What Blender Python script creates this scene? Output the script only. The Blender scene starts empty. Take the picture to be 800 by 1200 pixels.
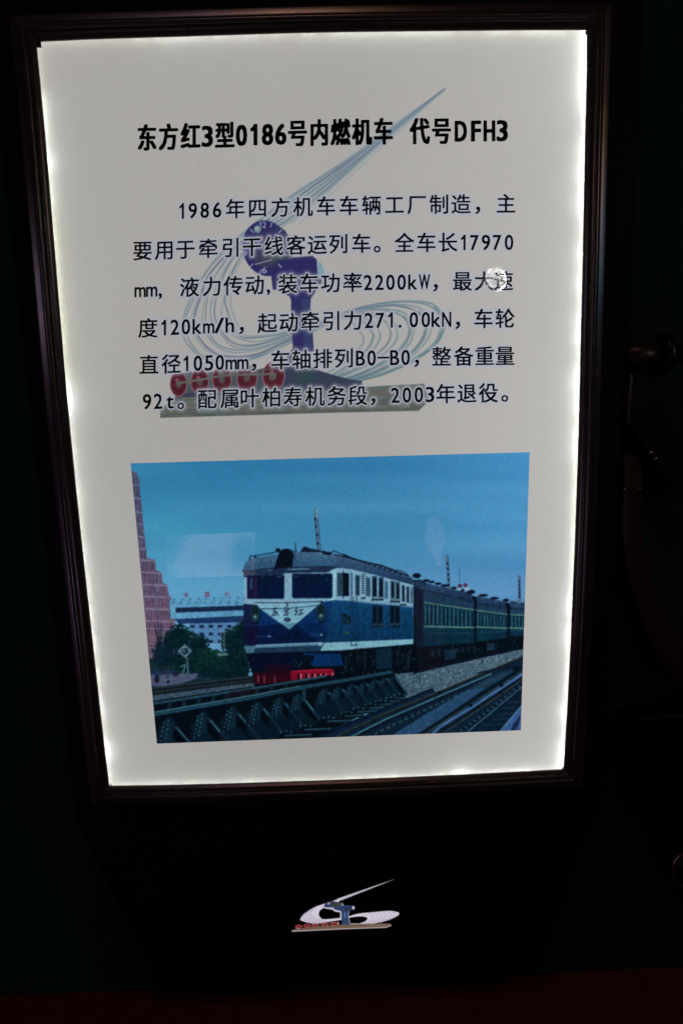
import bpy, math, random
import numpy as np
from mathutils import Euler, Vector, Matrix

random.seed(5)
rng = np.random.default_rng(11)
scene = bpy.context.scene
COL = scene.collection

# ------------------------------------------------------------------ camera
CZ = 0.80                                   # height of the middle of the sign above the floor (re-measured below)
CAM_LOC = np.array([-6.28897552e-04, -9.57930076e-01, 1.17474803e-01])
CAM_ROT = (1.36125247, 2.80032969e-02, -2.29903409e-02)
FPX = 933.333
R = np.array(Euler(CAM_ROT, 'XYZ').to_matrix())

def onplane(px, py, y):
    """point (x, z) of the upright plane at depth y seen at photo pixel (px, py)"""
    px = np.asarray(px, float); py = np.asarray(py, float)
    d = np.stack([(px - 400) / FPX, -(py - 600) / FPX, -np.ones_like(px)], -1) @ R.T
    t = (y - CAM_LOC[1]) / d[..., 1]
    p = CAM_LOC + d * t[..., None]
    return p[..., 0], p[..., 2]

def project(x, y, z):
    P = np.stack(np.broadcast_arrays(np.asarray(x, float), np.asarray(y, float), np.asarray(z, float)), -1)
    q = (P - CAM_LOC) @ R
    return 400 + FPX * q[..., 0] / -q[..., 2], 600 - FPX * q[..., 1] / -q[..., 2]

WALL_Y = 0.070
FLOOR_Z = float(onplane(400, 1150, WALL_Y)[1])
UP = np.array([0, 0, -FLOOR_Z])             # everything is lifted so that the floor lies at z = 0

cam = bpy.data.cameras.new('camera')
cam.sensor_fit = 'VERTICAL'; cam.sensor_height = 36; cam.lens = 28.0
cam.clip_start = 0.02; cam.clip_end = 60
camo = bpy.data.objects.new('camera', cam)
camo.location = CAM_LOC + UP; camo.rotation_euler = CAM_ROT
COL.objects.link(camo); scene.camera = camo

# ------------------------------------------------------------------ world, lamps, exposure
w = bpy.data.worlds.new('World'); scene.world = w; w.use_nodes = True
w.node_tree.nodes['Background'].inputs[0].default_value = (0.55, 0.75, 0.80, 1)
w.node_tree.nodes['Background'].inputs[1].default_value = 0.0035
scene.view_settings.view_transform = 'Standard'; scene.view_settings.look = 'None'
scene.view_settings.exposure = 0; scene.view_settings.gamma = 1
scene.cycles.use_denoising = True
scene.cycles.max_bounces = 8
scene.cycles.transparent_max_bounces = 16

def lamp(name, loc, target, size, power, color, size_y=None):
    l = bpy.data.lights.new(name, 'AREA'); l.shape = 'RECTANGLE' if size_y else 'DISK'
    l.size = size
    if size_y: l.size_y = size_y
    l.energy = power; l.color = color
    o = bpy.data.objects.new(name, l); o.location = Vector(loc) + Vector(UP)
    o.rotation_euler = (Vector(target) - Vector(loc)).to_track_quat('-Z', 'Y').to_euler()
    COL.objects.link(o); return o

# dim coloured lamps set for the frame's highlights; the two side ones are added
lamp('warm_spotlight', (-0.06, -1.05, 1.9), (0, 0, 0.2), 0.11, 1.5, (1.0, 0.62, 0.42))
lamp('violet_spotlight', (-1.25, -1.0, -0.55), (0, 0, -0.1), 0.08, 0.9, (0.72, 0.50, 1.0))
lamp('violet_ceiling_spotlight', (-0.34, -1.15, 2.0), (0, 0, 0.1), 0.07, 0.45, (0.70, 0.48, 1.0))
lamp('warm_side_fill', (1.3, -0.9, 0.5), (0.42, 0.05, -0.2), 0.10, 1.0, (1.0, 0.68, 0.42))  # added to bring out the brass ring; no lamp known there
lamp('violet_side_fill', (-1.5, -0.75, 0.25), (0.33, 0, 0.15), 0.06, 0.5, (0.75, 0.62, 1.0))  # added so the lever's left edge catches a violet glint
lamp('blue_spotlight', (1.5, -0.8, 0.37), (0, 0, 0.2), 0.06, 0.45, (0.16, 0.55, 1.0))

# ------------------------------------------------------------------ materials
def mat(name, color=(0.5, 0.5, 0.5), rough=0.5, metal=0.0, noise=None, spec=None, bump=None, coat=0):
    m = bpy.data.materials.new(name); m.use_nodes = True
    nt = m.node_tree; b = nt.nodes['Principled BSDF']
    b.inputs['Base Color'].default_value = (*color, 1); b.inputs['Roughness'].default_value = rough
    b.inputs['Metallic'].default_value = metal
    if spec is not None: b.inputs['Specular IOR Level'].default_value = spec
    if coat: b.inputs['Coat Weight'].default_value = coat; b.inputs['Coat Roughness'].default_value = 0.08
    tc = nt.nodes.new('ShaderNodeTexCoord')
    if noise:
        sc, amt = noise
        n = nt.nodes.new('ShaderNodeTexNoise'); n.inputs['Scale'].default_value = sc; n.inputs['Detail'].default_value = 6
        nt.links.new(tc.outputs['Object'], n.inputs['Vector'])
        r = nt.nodes.new('ShaderNodeMapRange')
        r.inputs['To Min'].default_value = 1 - amt; r.inputs['To Max'].default_value = 1 + amt
        nt.links.new(n.outputs['Fac'], r.inputs['Value'])
        mx = nt.nodes.new('ShaderNodeVectorMath'); mx.operation = 'SCALE'
        mx.inputs[0].default_value = color
        nt.links.new(r.outputs[0], mx.inputs['Scale']); nt.links.new(mx.outputs[0], b.inputs['Base Color'])
        r2 = nt.nodes.new('ShaderNodeMapRange')
        r2.inputs['To Min'].default_value = max(0.02, rough - 0.06); r2.inputs['To Max'].default_value = min(1, rough + 0.08)
        nt.links.new(n.outputs['Fac'], r2.inputs['Value']); nt.links.new(r2.outputs[0], b.inputs['Roughness'])
    if bump:
        sc, st = bump
        n = nt.nodes.new('ShaderNodeTexNoise'); n.inputs['Scale'].default_value = sc; n.inputs['Detail'].default_value = 4
        nt.links.new(tc.outputs['Object'], n.inputs['Vector'])
        bp = nt.nodes.new('ShaderNodeBump'); bp.inputs['Strength'].default_value = st; bp.inputs['Distance'].default_value = 0.001
        nt.links.new(n.outputs['Fac'], bp.inputs['Height']); nt.links.new(bp.outputs[0], b.inputs['Normal'])
    return m

M_FRAME = mat('dark_bronze_lacquer', (0.085, 0.065, 0.062), 0.24, 0.7, noise=(35, 0.12), bump=(900, 0.10))
M_BODY = mat('black_cabinet_paint', (0.0035, 0.003, 0.003), 0.55, 0, noise=(14, 0.3), spec=0.12, bump=(90, 0.1))
M_WALL = mat('dark_teal_wall_paint', (0.006, 0.026, 0.020), 0.85, 0, noise=(6, 0.25), spec=0.1, bump=(60, 0.25))
M_FLOOR = mat('dark_red_carpet', (0.10, 0.016, 0.005), 0.95, 0, noise=(35, 0.35), spec=0.05, bump=(300, 0.8))
M_IRON = mat('blackened_iron', (0.012, 0.008, 0.007), 0.34, 0.6, noise=(30, 0.4), bump=(150, 0.3))
M_RUST = mat('dark_red_iron_paint', (0.030, 0.018, 0.018), 0.26, 0.7, noise=(30, 0.4), bump=(150, 0.2))
M_BROWN = mat('oiled_brown_iron', (0.038, 0.021, 0.012), 0.36, 0.5, noise=(40, 0.4), bump=(150, 0.2))
M_BRASS = mat('worn_brass', (0.55, 0.36, 0.24), 0.25, 1.0, noise=(60, 0.3))
M_CLIP = mat('black_plastic', (0.012, 0.013, 0.011), 0.45)
M_BACK = mat('white_reflector', (0.8, 0.8, 0.8), 0.8)
M_INK = mat('black_ink', (0.003, 0.004, 0.007), 0.5, spec=0.25)

def nodes_mat(name):
    m = bpy.data.materials.new(name); m.use_nodes = True; nt = m.node_tree; nt.nodes.clear()
    out = nt.nodes.new('ShaderNodeOutputMaterial')
    return m, nt, out

def emit_mat(name, color, strength):
    m, nt, out = nodes_mat(name)
    e = nt.nodes.new('ShaderNodeEmission'); e.inputs[0].default_value = (*color, 1); e.inputs[1].default_value = strength
    nt.links.new(e.outputs[0], out.inputs[0]); return m

L0 = 0.66                                   # radiance of the clear film, away from the edge lamps
# light guide plate: gives off an even, slightly blotchy light
def guide_mat():
    m, nt, out = nodes_mat('light_guide_plate')
    tc = nt.nodes.new('ShaderNodeTexCoord')
    n = nt.nodes.new('ShaderNodeTexNoise'); n.inputs['Scale'].default_value = 3.2; n.inputs['Detail'].default_value = 2
    nt.links.new(tc.outputs['Object'], n.inputs['Vector'])
    mr = nt.nodes.new('ShaderNodeMapRange'); mr.inputs['To Min'].default_value = 0.90; mr.inputs['To Max'].default_value = 1.08
    nt.links.new(n.outputs['Fac'], mr.inputs['Value'])
    sx = nt.nodes.new('ShaderNodeSeparateXYZ'); nt.links.new(tc.outputs['Object'], sx.inputs[0])
    g = nt.nodes.new('ShaderNodeMapRange'); g.interpolation_type = 'SMOOTHSTEP'
    g.inputs['From Min'].default_value = 0.02; g.inputs['From Max'].default_value = 0.30
    g.inputs['To Min'].default_value = 1.0; g.inputs['To Max'].default_value = 1.18
    nt.links.new(sx.outputs['X'], g.inputs['Value'])
    mu = nt.nodes.new('ShaderNodeMath'); mu.operation = 'MULTIPLY'
    nt.links.new(mr.outputs[0], mu.inputs[0]); nt.links.new(g.outputs[0], mu.inputs[1])
    mu2 = nt.nodes.new('ShaderNodeMath'); mu2.operation = 'MULTIPLY'; mu2.inputs[1].default_value = L0 / 0.92
    nt.links.new(mu.outputs[0], mu2.inputs[0])
    # the plate is a touch warmer at the top and cooler at the bottom
    gz = nt.nodes.new('ShaderNodeMapRange'); gz.inputs['From Min'].default_value = -0.44; gz.inputs['From Max'].default_value = 0.44
    nt.links.new(sx.outputs['Z'], gz.inputs['Value'])
    mc = nt.nodes.new('ShaderNodeMix'); mc.data_type = 'RGBA'
    mc.inputs[6].default_value = (0.98, 1.03, 1.035, 1); mc.inputs[7].default_value = (1.01, 0.99, 0.99, 1)
    nt.links.new(gz.outputs[0], mc.inputs[0])
    e = nt.nodes.new('ShaderNodeEmission')
    nt.links.new(mc.outputs[2], e.inputs[0]); nt.links.new(mu2.outputs[0], e.inputs[1])
    nt.links.new(e.outputs[0], out.inputs[0]); return m
M_GUIDE = guide_mat()

def film_mat():
    m, nt, out = nodes_mat('translucent_film')
    t = nt.nodes.new('ShaderNodeBsdfTranslucent'); t.inputs[0].default_value = (0.92, 0.92, 0.92, 1)
    nt.links.new(t.outputs[0], out.inputs[0]); return m
M_FILM = film_mat()

def filter_mat(name, color=None):
    """transparent printing ink: takes its share out of the light that comes through the film"""
    m, nt, out = nodes_mat(name)
    t = nt.nodes.new('ShaderNodeBsdfTransparent')
    if color is None:
        a = nt.nodes.new('ShaderNodeAttribute'); a.attribute_name = 'ink'
        nt.links.new(a.outputs['Color'], t.inputs[0])
    else:
        tc = nt.nodes.new('ShaderNodeTexCoord')
        n = nt.nodes.new('ShaderNodeTexNoise'); n.inputs['Scale'].default_value = 240; n.inputs['Detail'].default_value = 3
        nt.links.new(tc.outputs['Object'], n.inputs['Vector'])
        mr = nt.nodes.new('ShaderNodeMapRange'); mr.inputs['To Min'].default_value = 0.965; mr.inputs['To Max'].default_value = 1.035
        nt.links.new(n.outputs['Fac'], mr.inputs['Value'])
        v = nt.nodes.new('ShaderNodeVectorMath'); v.operation = 'SCALE'; v.inputs[0].default_value = color
        nt.links.new(mr.outputs[0], v.inputs['Scale']); nt.links.new(v.outputs[0], t.inputs[0])
    nt.links.new(t.outputs[0], out.inputs[0]); return m

def srgb(c):
    c = np.asarray(c, float) / 255.0
    return np.where(c <= 0.04045, c / 12.92, ((c + 0.055) / 1.055) ** 2.4)

BASE = (171, 170, 167)                      # the paper tint of the print as it shows
BASE_T = tuple(srgb(BASE) / L0)
M_TINT = filter_mat('paper_tint_ink', BASE_T)
M_PRINT = filter_mat('printed_ink')

# ------------------------------------------------------------------ mesh helpers
def link(name, verts, faces, m, parent=None, smooth=False, kind=None):
    me = bpy.data.meshes.new(name)
    me.from_pydata([tuple(v) for v in verts], [], faces)
    me.materials.append(m); me.update()
    if smooth: me.shade_smooth()
    o = bpy.data.objects.new(name, me); COL.objects.link(o)
    if parent: o.parent = parent
    if kind: o['kind'] = kind
    return o

def empty(name, loc, label, cat, group=None):
    o = bpy.data.objects.new(name, None); COL.objects.link(o); o.location = Vector(loc) + Vector(UP)
    o.empty_display_size = 0.05
    o['label'] = label; o['category'] = cat
    if group: o['group'] = group
    return o

def tag(o, label, cat, group=None):
    o['label'] = label; o['category'] = cat
    if group: o['group'] = group

def prism(pts, y0, y1, off=(0, 0)):
    """outline (x, z) list extruded from front y0 to back y1 -> verts, faces (front face bevel-free)"""
    n = len(pts); v = [(x, y0, z) for x, z in pts] + [(x, y1, z) for x, z in pts]
    f = [tuple(range(n)), tuple(range(2 * n - 1, n - 1, -1))]
    f += [(i, i + n, (i + 1) % n + n, (i + 1) % n) for i in range(n)]
    return v, f

def bevel_prism(pts, y0, y1, b=0.002):
    """like prism, with a chamfer round the front face"""
    P = np.array(pts, float); n = len(P)
    area = 0.5 * sum(P[i][0] * P[(i + 1) % n][1] - P[(i + 1) % n][0] * P[i][1] for i in range(n))
    if area < 0: P = P[::-1].copy()
    ins = []
    for i in range(n):
        a, c, d = P[i - 1], P[i], P[(i + 1) % n]
        e1 = (c - a) / (np.linalg.norm(c - a) + 1e-9); e2 = (d - c) / (np.linalg.norm(d - c) + 1e-9)
        n1 = np.array([-e1[1], e1[0]]); n2 = np.array([-e2[1], e2[0]])
        k = n1 + n2; k = k / max(0.4, (k @ n1)) if np.linalg.norm(k) > 1e-6 else n1
        ins.append(c + k * b)
    v = [(x, y0, z) for x, z in ins] + [(x, y0 + b, z) for x, z in P] + [(x, y1, z) for x, z in P]
    f = [tuple(range(n))]
    for L in (0, n):
        f += [(L + (i + 1) % n, L + i, L + n + i, L + n + (i + 1) % n) for i in range(n)]
    f.append(tuple(range(3 * n - 1, 2 * n - 1, -1)))
    return v, f

# ------------------------------------------------------------------ a small painter (numpy), in photo pixels
class Canvas:
    def __init__(s, x0, y0, x1, y1, ss, color=(0, 0, 0)):
        s.x0, s.y0, s.x1, s.y1, s.ss = x0, y0, x1, y1, ss
        s.w = int((x1 - x0) * ss); s.h = int((y1 - y0) * ss)
        s.a = np.empty((s.h, s.w, 3)); s.a[:] = color
        s.X = x0 + (np.arange(s.w) + 0.5) / ss; s.Y = y0 + (np.arange(s.h) + 0.5) / ss
    def box(s, xa, ya, xb, yb):
        i0 = max(0, int((xa - s.x0) * s.ss)); i1 = min(s.w, int(math.ceil((xb - s.x0) * s.ss)) + 1)
        j0 = max(0, int((ya - s.y0) * s.ss)); j1 = min(s.h, int(math.ceil((yb - s.y0) * s.ss)) + 1)
        return i0, i1, j0, j1
    def _put(s, sl, m, color, alpha):
        i0, i1, j0, j1 = sl
        t = s.a[j0:j1, i0:i1]
        c = color
        if callable(c): c = c(s.X[None, i0:i1], s.Y[j0:j1, None])
        k = (m * alpha)[..., None]
        t += (np.asarray(c, float) - t) * k
    def mask_poly(s, pts):
        p = np.asarray(pts, float)
        sl = s.box(p[:, 0].min(), p[:, 1].min(), p[:, 0].max(), p[:, 1].max())
        i0, i1, j0, j1 = sl
        if i1 <= i0 or j1 <= j0: return sl, None
        X = s.X[None, i0:i1]; Y = s.Y[j0:j1, None]
        m = np.zeros((j1 - j0, i1 - i0), bool)
        n = len(p)
        for k in range(n):
            xa, ya = p[k]; xb, yb = p[(k + 1) % n]
            if ya == yb: continue
            c = ((Y >= min(ya, yb)) & (Y < max(ya, yb)))
            m ^= c & (X < xa + (Y - ya) * (xb - xa) / (yb - ya))
        return sl, m
    def poly(s, pts, color, alpha=1.0):
        sl, m = s.mask_poly(pts)
        if m is not None: s._put(sl, m.astype(float), color, alpha)
    def rect(s, xa, ya, xb, yb, color, alpha=1.0): s.poly([(xa, ya), (xb, ya), (xb, yb), (xa, yb)], color, alpha)
    def ell(s, cx, cy, rx, ry, color, alpha=1.0, ring=None, rot=0):
        rr = max(rx, ry) + 1
        sl = s.box(cx - rr, cy - rr, cx + rr, cy + rr); i0, i1, j0, j1 = sl
        if i1 <= i0 or j1 <= j0: return
        dx = s.X[None, i0:i1] - cx; dy = s.Y[j0:j1, None] - cy
        if rot:
            c, q = math.cos(rot), math.sin(rot); dx, dy = dx * c + dy * q, -dx * q + dy * c
        d = np.sqrt((dx / rx) ** 2 + (dy / ry) ** 2)
        m = np.clip((1 - d) * min(rx, ry) * s.ss + 0.5, 0, 1)
        if ring: m = m * np.clip((d - 1 + ring / min(rx, ry)) * min(rx, ry) * s.ss + 0.5, 0, 1)
        s._put(sl, m, color, alpha)
    def line(s, pts, wd, color, alpha=1.0, w1=None):
        p = np.asarray(pts, float); n = len(p) - 1
        W = max(wd, w1 or 0)
        sl = s.box(p[:, 0].min() - W, p[:, 1].min() - W, p[:, 0].max() + W, p[:, 1].max() + W)
        i0, i1, j0, j1 = sl
        if i1 <= i0 or j1 <= j0: return
        acc = np.zeros((j1 - j0, i1 - i0))
        for k in range(n):
            a, b = p[k], p[k + 1]
            wa = wd if w1 is None else wd + (w1 - wd) * k / n
            q = s.box(min(a[0], b[0]) - W, min(a[1], b[1]) - W, max(a[0], b[0]) + W, max(a[1], b[1]) + W)
            u0, u1, v0, v1 = q
            if u1 <= u0 or v1 <= v0: continue
            dx = s.X[None, u0:u1] - a[0]; dy = s.Y[v0:v1, None] - a[1]
            e = b - a; L = e @ e + 1e-9
            t = np.clip((dx * e[0] + dy * e[1]) / L, 0, 1)
            d = np.hypot(dx - t * e[0], dy - t * e[1])
            m = np.clip((wa / 2 - d) * s.ss + 0.5, 0, 1) * min(1, wa * s.ss)
            sub = acc[v0 - j0:v1 - j0, u0 - i0:u1 - i0]
            np.maximum(sub, m, out=sub)
        s._put(sl, acc, color, alpha)
    def blur(s, r):
        s.a = blur(s.a, r * s.ss)
    def sample(s, px, py):
        u = np.clip((px - s.x0) * s.ss - 0.5, 0, s.w - 1.001); v = np.clip((py - s.y0) * s.ss - 0.5, 0, s.h - 1.001)
        i = u.astype(int); j = v.astype(int); fu = (u - i)[..., None]; fv = (v - j)[..., None]
        A = s.a
        return (A[j, i] * (1 - fu) + A[j, i + 1] * fu) * (1 - fv) + (A[j + 1, i] * (1 - fu) + A[j + 1, i + 1] * fu) * fv

def blur(A, sg):
    n = max(1, int(sg * 2.5)); k = np.exp(-0.5 * (np.arange(-n, n + 1) / sg) ** 2); k /= k.sum()
    B = np.pad(A, [(n, n), (0, 0)] + [(0, 0)] * (A.ndim - 2), mode='edge')
    A = sum(k[i] * B[i:i + A.shape[0]] for i in range(2 * n + 1))
    B = np.pad(A, [(0, 0), (n, n)] + [(0, 0)] * (A.ndim - 2), mode='edge')
    return sum(k[i] * B[:, i:i + A.shape[1]] for i in range(2 * n + 1))

def vnoise(h, w, cell_y, cell_x):
    """smooth value noise in -1..1"""
    g = rng.uniform(-1, 1, (int(h / cell_y) + 3, int(w / cell_x) + 3))
    y = np.arange(h) / cell_y; x = np.arange(w) / cell_x
    j = y.astype(int); i = x.astype(int); fy = (y - j)[:, None]; fx = (x - i)[None]
    fy = fy * fy * (3 - 2 * fy); fx = fx * fx * (3 - 2 * fx)
    return (g[j][:, i] * (1 - fx) + g[j][:, i + 1] * fx) * (1 - fy) + (g[j + 1][:, i] * (1 - fx) + g[j + 1][:, i + 1] * fx) * fy

def spline(P, n=60):
    P = np.asarray(P, float); Q = np.vstack([2 * P[0] - P[1], P, 2 * P[-1] - P[-2]]); out = []
    m = len(P) - 1; per = max(2, n // m)
    for k in range(m):
        a, b, c, d = Q[k:k + 4]
        for t in np.linspace(0, 1, per, endpoint=False):
            out.append(0.5 * (2 * b + (c - a) * t + (2 * a - 5 * b + 4 * c - d) * t * t + (3 * b - a - 3 * c + d) * t ** 3))
    out.append(P[-1]); return np.array(out)

# ------------------------------------------------------------------ lettering
_glyph = {}
def glyph(ch):
    """triangles of one character in em units, from Blender's built-in font"""
    if ch in _glyph: return _glyph[ch]
    if ch == '1':
        v = np.array([(.26, 0), (.345, 0), (.345, .73), (.28, .73), (.26, .70), (.24, .665), (.20, .62), (.13, .575), (.13, .495), (.20, .53), (.26, .575)])
        f = [(0, 1, 10), (10, 1, 2), (10, 2, 4), (2, 3, 4), (10, 4, 5), (10, 5, 6), (10, 6, 9), (9, 6, 7), (9, 7, 8)]
        _glyph[ch] = (v, f); return _glyph[ch]
    if ch == '-':
        v = np.array([(0, .33), (.5, .33), (.5, .40), (0, .40)]); f = [(0, 1, 2), (0, 2, 3)]
        _glyph[ch] = (v, f); return _glyph[ch]
    t = bpy.data.curves.new('g', 'FONT'); t.body = ch; t.size = 1; t.resolution_u = 3; t.fill_mode = 'FRONT'
    o = bpy.data.objects.new('g', t); COL.objects.link(o)
    bpy.context.view_layer.update()
    me = o.evaluated_get(bpy.context.evaluated_depsgraph_get()).to_mesh()
    v = np.array([(p.co.x, p.co.y) for p in me.vertices]); me.calc_loop_triangles()
    f = [tuple(t3.vertices) for t3 in me.loop_triangles]
    o.to_mesh_clear(); bpy.data.objects.remove(o); bpy.data.curves.remove(t)
    if ord(ch) < 128 and len(v): v = v * (0.73 / 0.70)
    _glyph[ch] = (v, f); return _glyph[ch]

BODY_W = {'1': None, 'm': 12.6, 'W': 12.6, 'k': 10.0, 'N': 10.2, 'B': 10.0, 'h': 9.4, '/': 11.0, 't': 8.2, '-': 13.5, '.': 3.0, ',': 3.4, '，': 5.0, '。': 7.4}
def lay(chars, xs, mid, em, exx, digit_w, narrow):
    """-> list of (verts in photo px, faces) ; mid = [(x, y of the middle of a character)]"""
    out = []
    mx = [m[0] for m in mid]; my = [m[1] for m in mid]
    for ch, x in zip(chars, xs):
        if ch == ' ': continue
        v, f = glyph(ch)
        bx0, bx1 = v[:, 0].min(), v[:, 0].max(); cx = (bx0 + bx1) / 2
        ym = np.interp(x, mx, my)
        sl = (np.interp(x + 20, mx, my) - np.interp(x - 20, mx, my)) / 40
        sx = exx
        asc = ord(ch) < 128
        tgt = None
        if ch in narrow: tgt = narrow[ch]
        elif ch.isdigit() or asc: tgt = digit_w
        if tgt: sx = tgt / (bx1 - bx0)
        base = ym + 0.375 * em
        X = x + (v[:, 0] - cx) * sx; Y = base - v[:, 1] * em + (X - x) * sl
        out.append((np.stack([X, Y], 1), f))
    return out

LINES = []
T_CH = '东方红3型0186号内燃机车代号DFH3'
T_X = [172.6, 197.4, 223.4, 243, 263.5, 283, 297.5, 313.5, 329, 348.5, 374, 399, 424, 449, 491.6, 517, 539.6, 557.4, 573, 588]
LINES.append(('title', lay(T_CH, T_X, [(172, 161.4), (263, 158.6), (348, 156.0), (449, 154.0), (517, 153.4), (588, 152.6)], 32.6, 23.0, 11.3,
                           {'1': 6.2, 'D': 12.4, 'F': 9.8, 'H': 11.8})))
def body(chars, xs, mid):
    assert len(chars) == len(xs), (chars, len(chars), len(xs))
    LINES.append(('body', lay(chars, xs, mid, 24.2, 23.6, 9.4, {k: v for k, v in BODY_W.items() if v} | {'1': 4.8})))
body('1986年四方机车车辆工厂制造，主', [213, 226, 240, 254.4, 275.8, 301.8, 328.5, 355, 382, 408.6, 435, 462, 488, 514, 540, 559.5, 592.5],
     [(213, 247), (276, 244.6), (382, 241.5), (470, 239.8), (592, 238.7)])
body('要用于牵引干线客运列车。全车长17970', [167.3, 192, 217.3, 244, 270, 295.3, 321, 346.7, 371.7, 396.2, 423.2, 441.7, 473.6, 499.3, 524.6, 542.5, 555.5, 569, 582, 596],
     [(167, 293.8), (244, 291.2), (321, 288.2), (396, 285.8), (499, 284.2), (596, 283.6)])
body('mm,液力传动,装车功率2200kW，最大速', [164.4, 178, 188, 222.2, 248.2, 273.2, 298.3, 314.5, 337.3, 362, 387, 413, 431, 444.3, 457.3, 470.3, 483.3, 497, 510, 541.5, 567, 589.6],
     [(165, 339), (222, 336.6), (298, 334.0), (362, 331.9), (413, 331.0), (500, 329.8), (590, 329.3)])
body('度120km/h，起动牵引力271.00kN，车轮', [173.5, 192, 205, 218, 231, 244.6, 257, 269.3, 283, 313.2, 338.2, 363.3, 388, 413, 432, 445, 457.3, 468.4, 484.6, 498.6, 510.6, 523, 536, 566.2, 591.3],
     [(173, 384.5), (240, 381.6), (313, 378.6), (388, 376), (480, 374.3), (590, 373.2)])
body('直径1050mm，车轴排列B0-B0，整备重量', [174.8, 200.8, 218, 232, 245, 257.6, 271, 284.6, 297.6, 328.5, 353, 378, 402.7, 422.2, 435.2, 449, 462.2, 475, 488, 517, 543, 567.5, 591.3],
     [(175, 427.4), (250, 424.6), (328, 421.9), (403, 419.6), (500, 418.0), (590, 417)])
body('92t。配属叶柏寿机务段，2003年退役。', [172.5, 185.5, 199.5, 212, 243, 269, 292.8, 317.8, 343, 369, 394.3, 419, 437, 463, 476.5, 490.5, 503.5, 522, 546.7, 571.8, 591],
     [(172, 470.4), (243, 467.6), (318, 465.6), (394, 464), (463, 462.8), (522, 461.4), (590, 460)])

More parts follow.
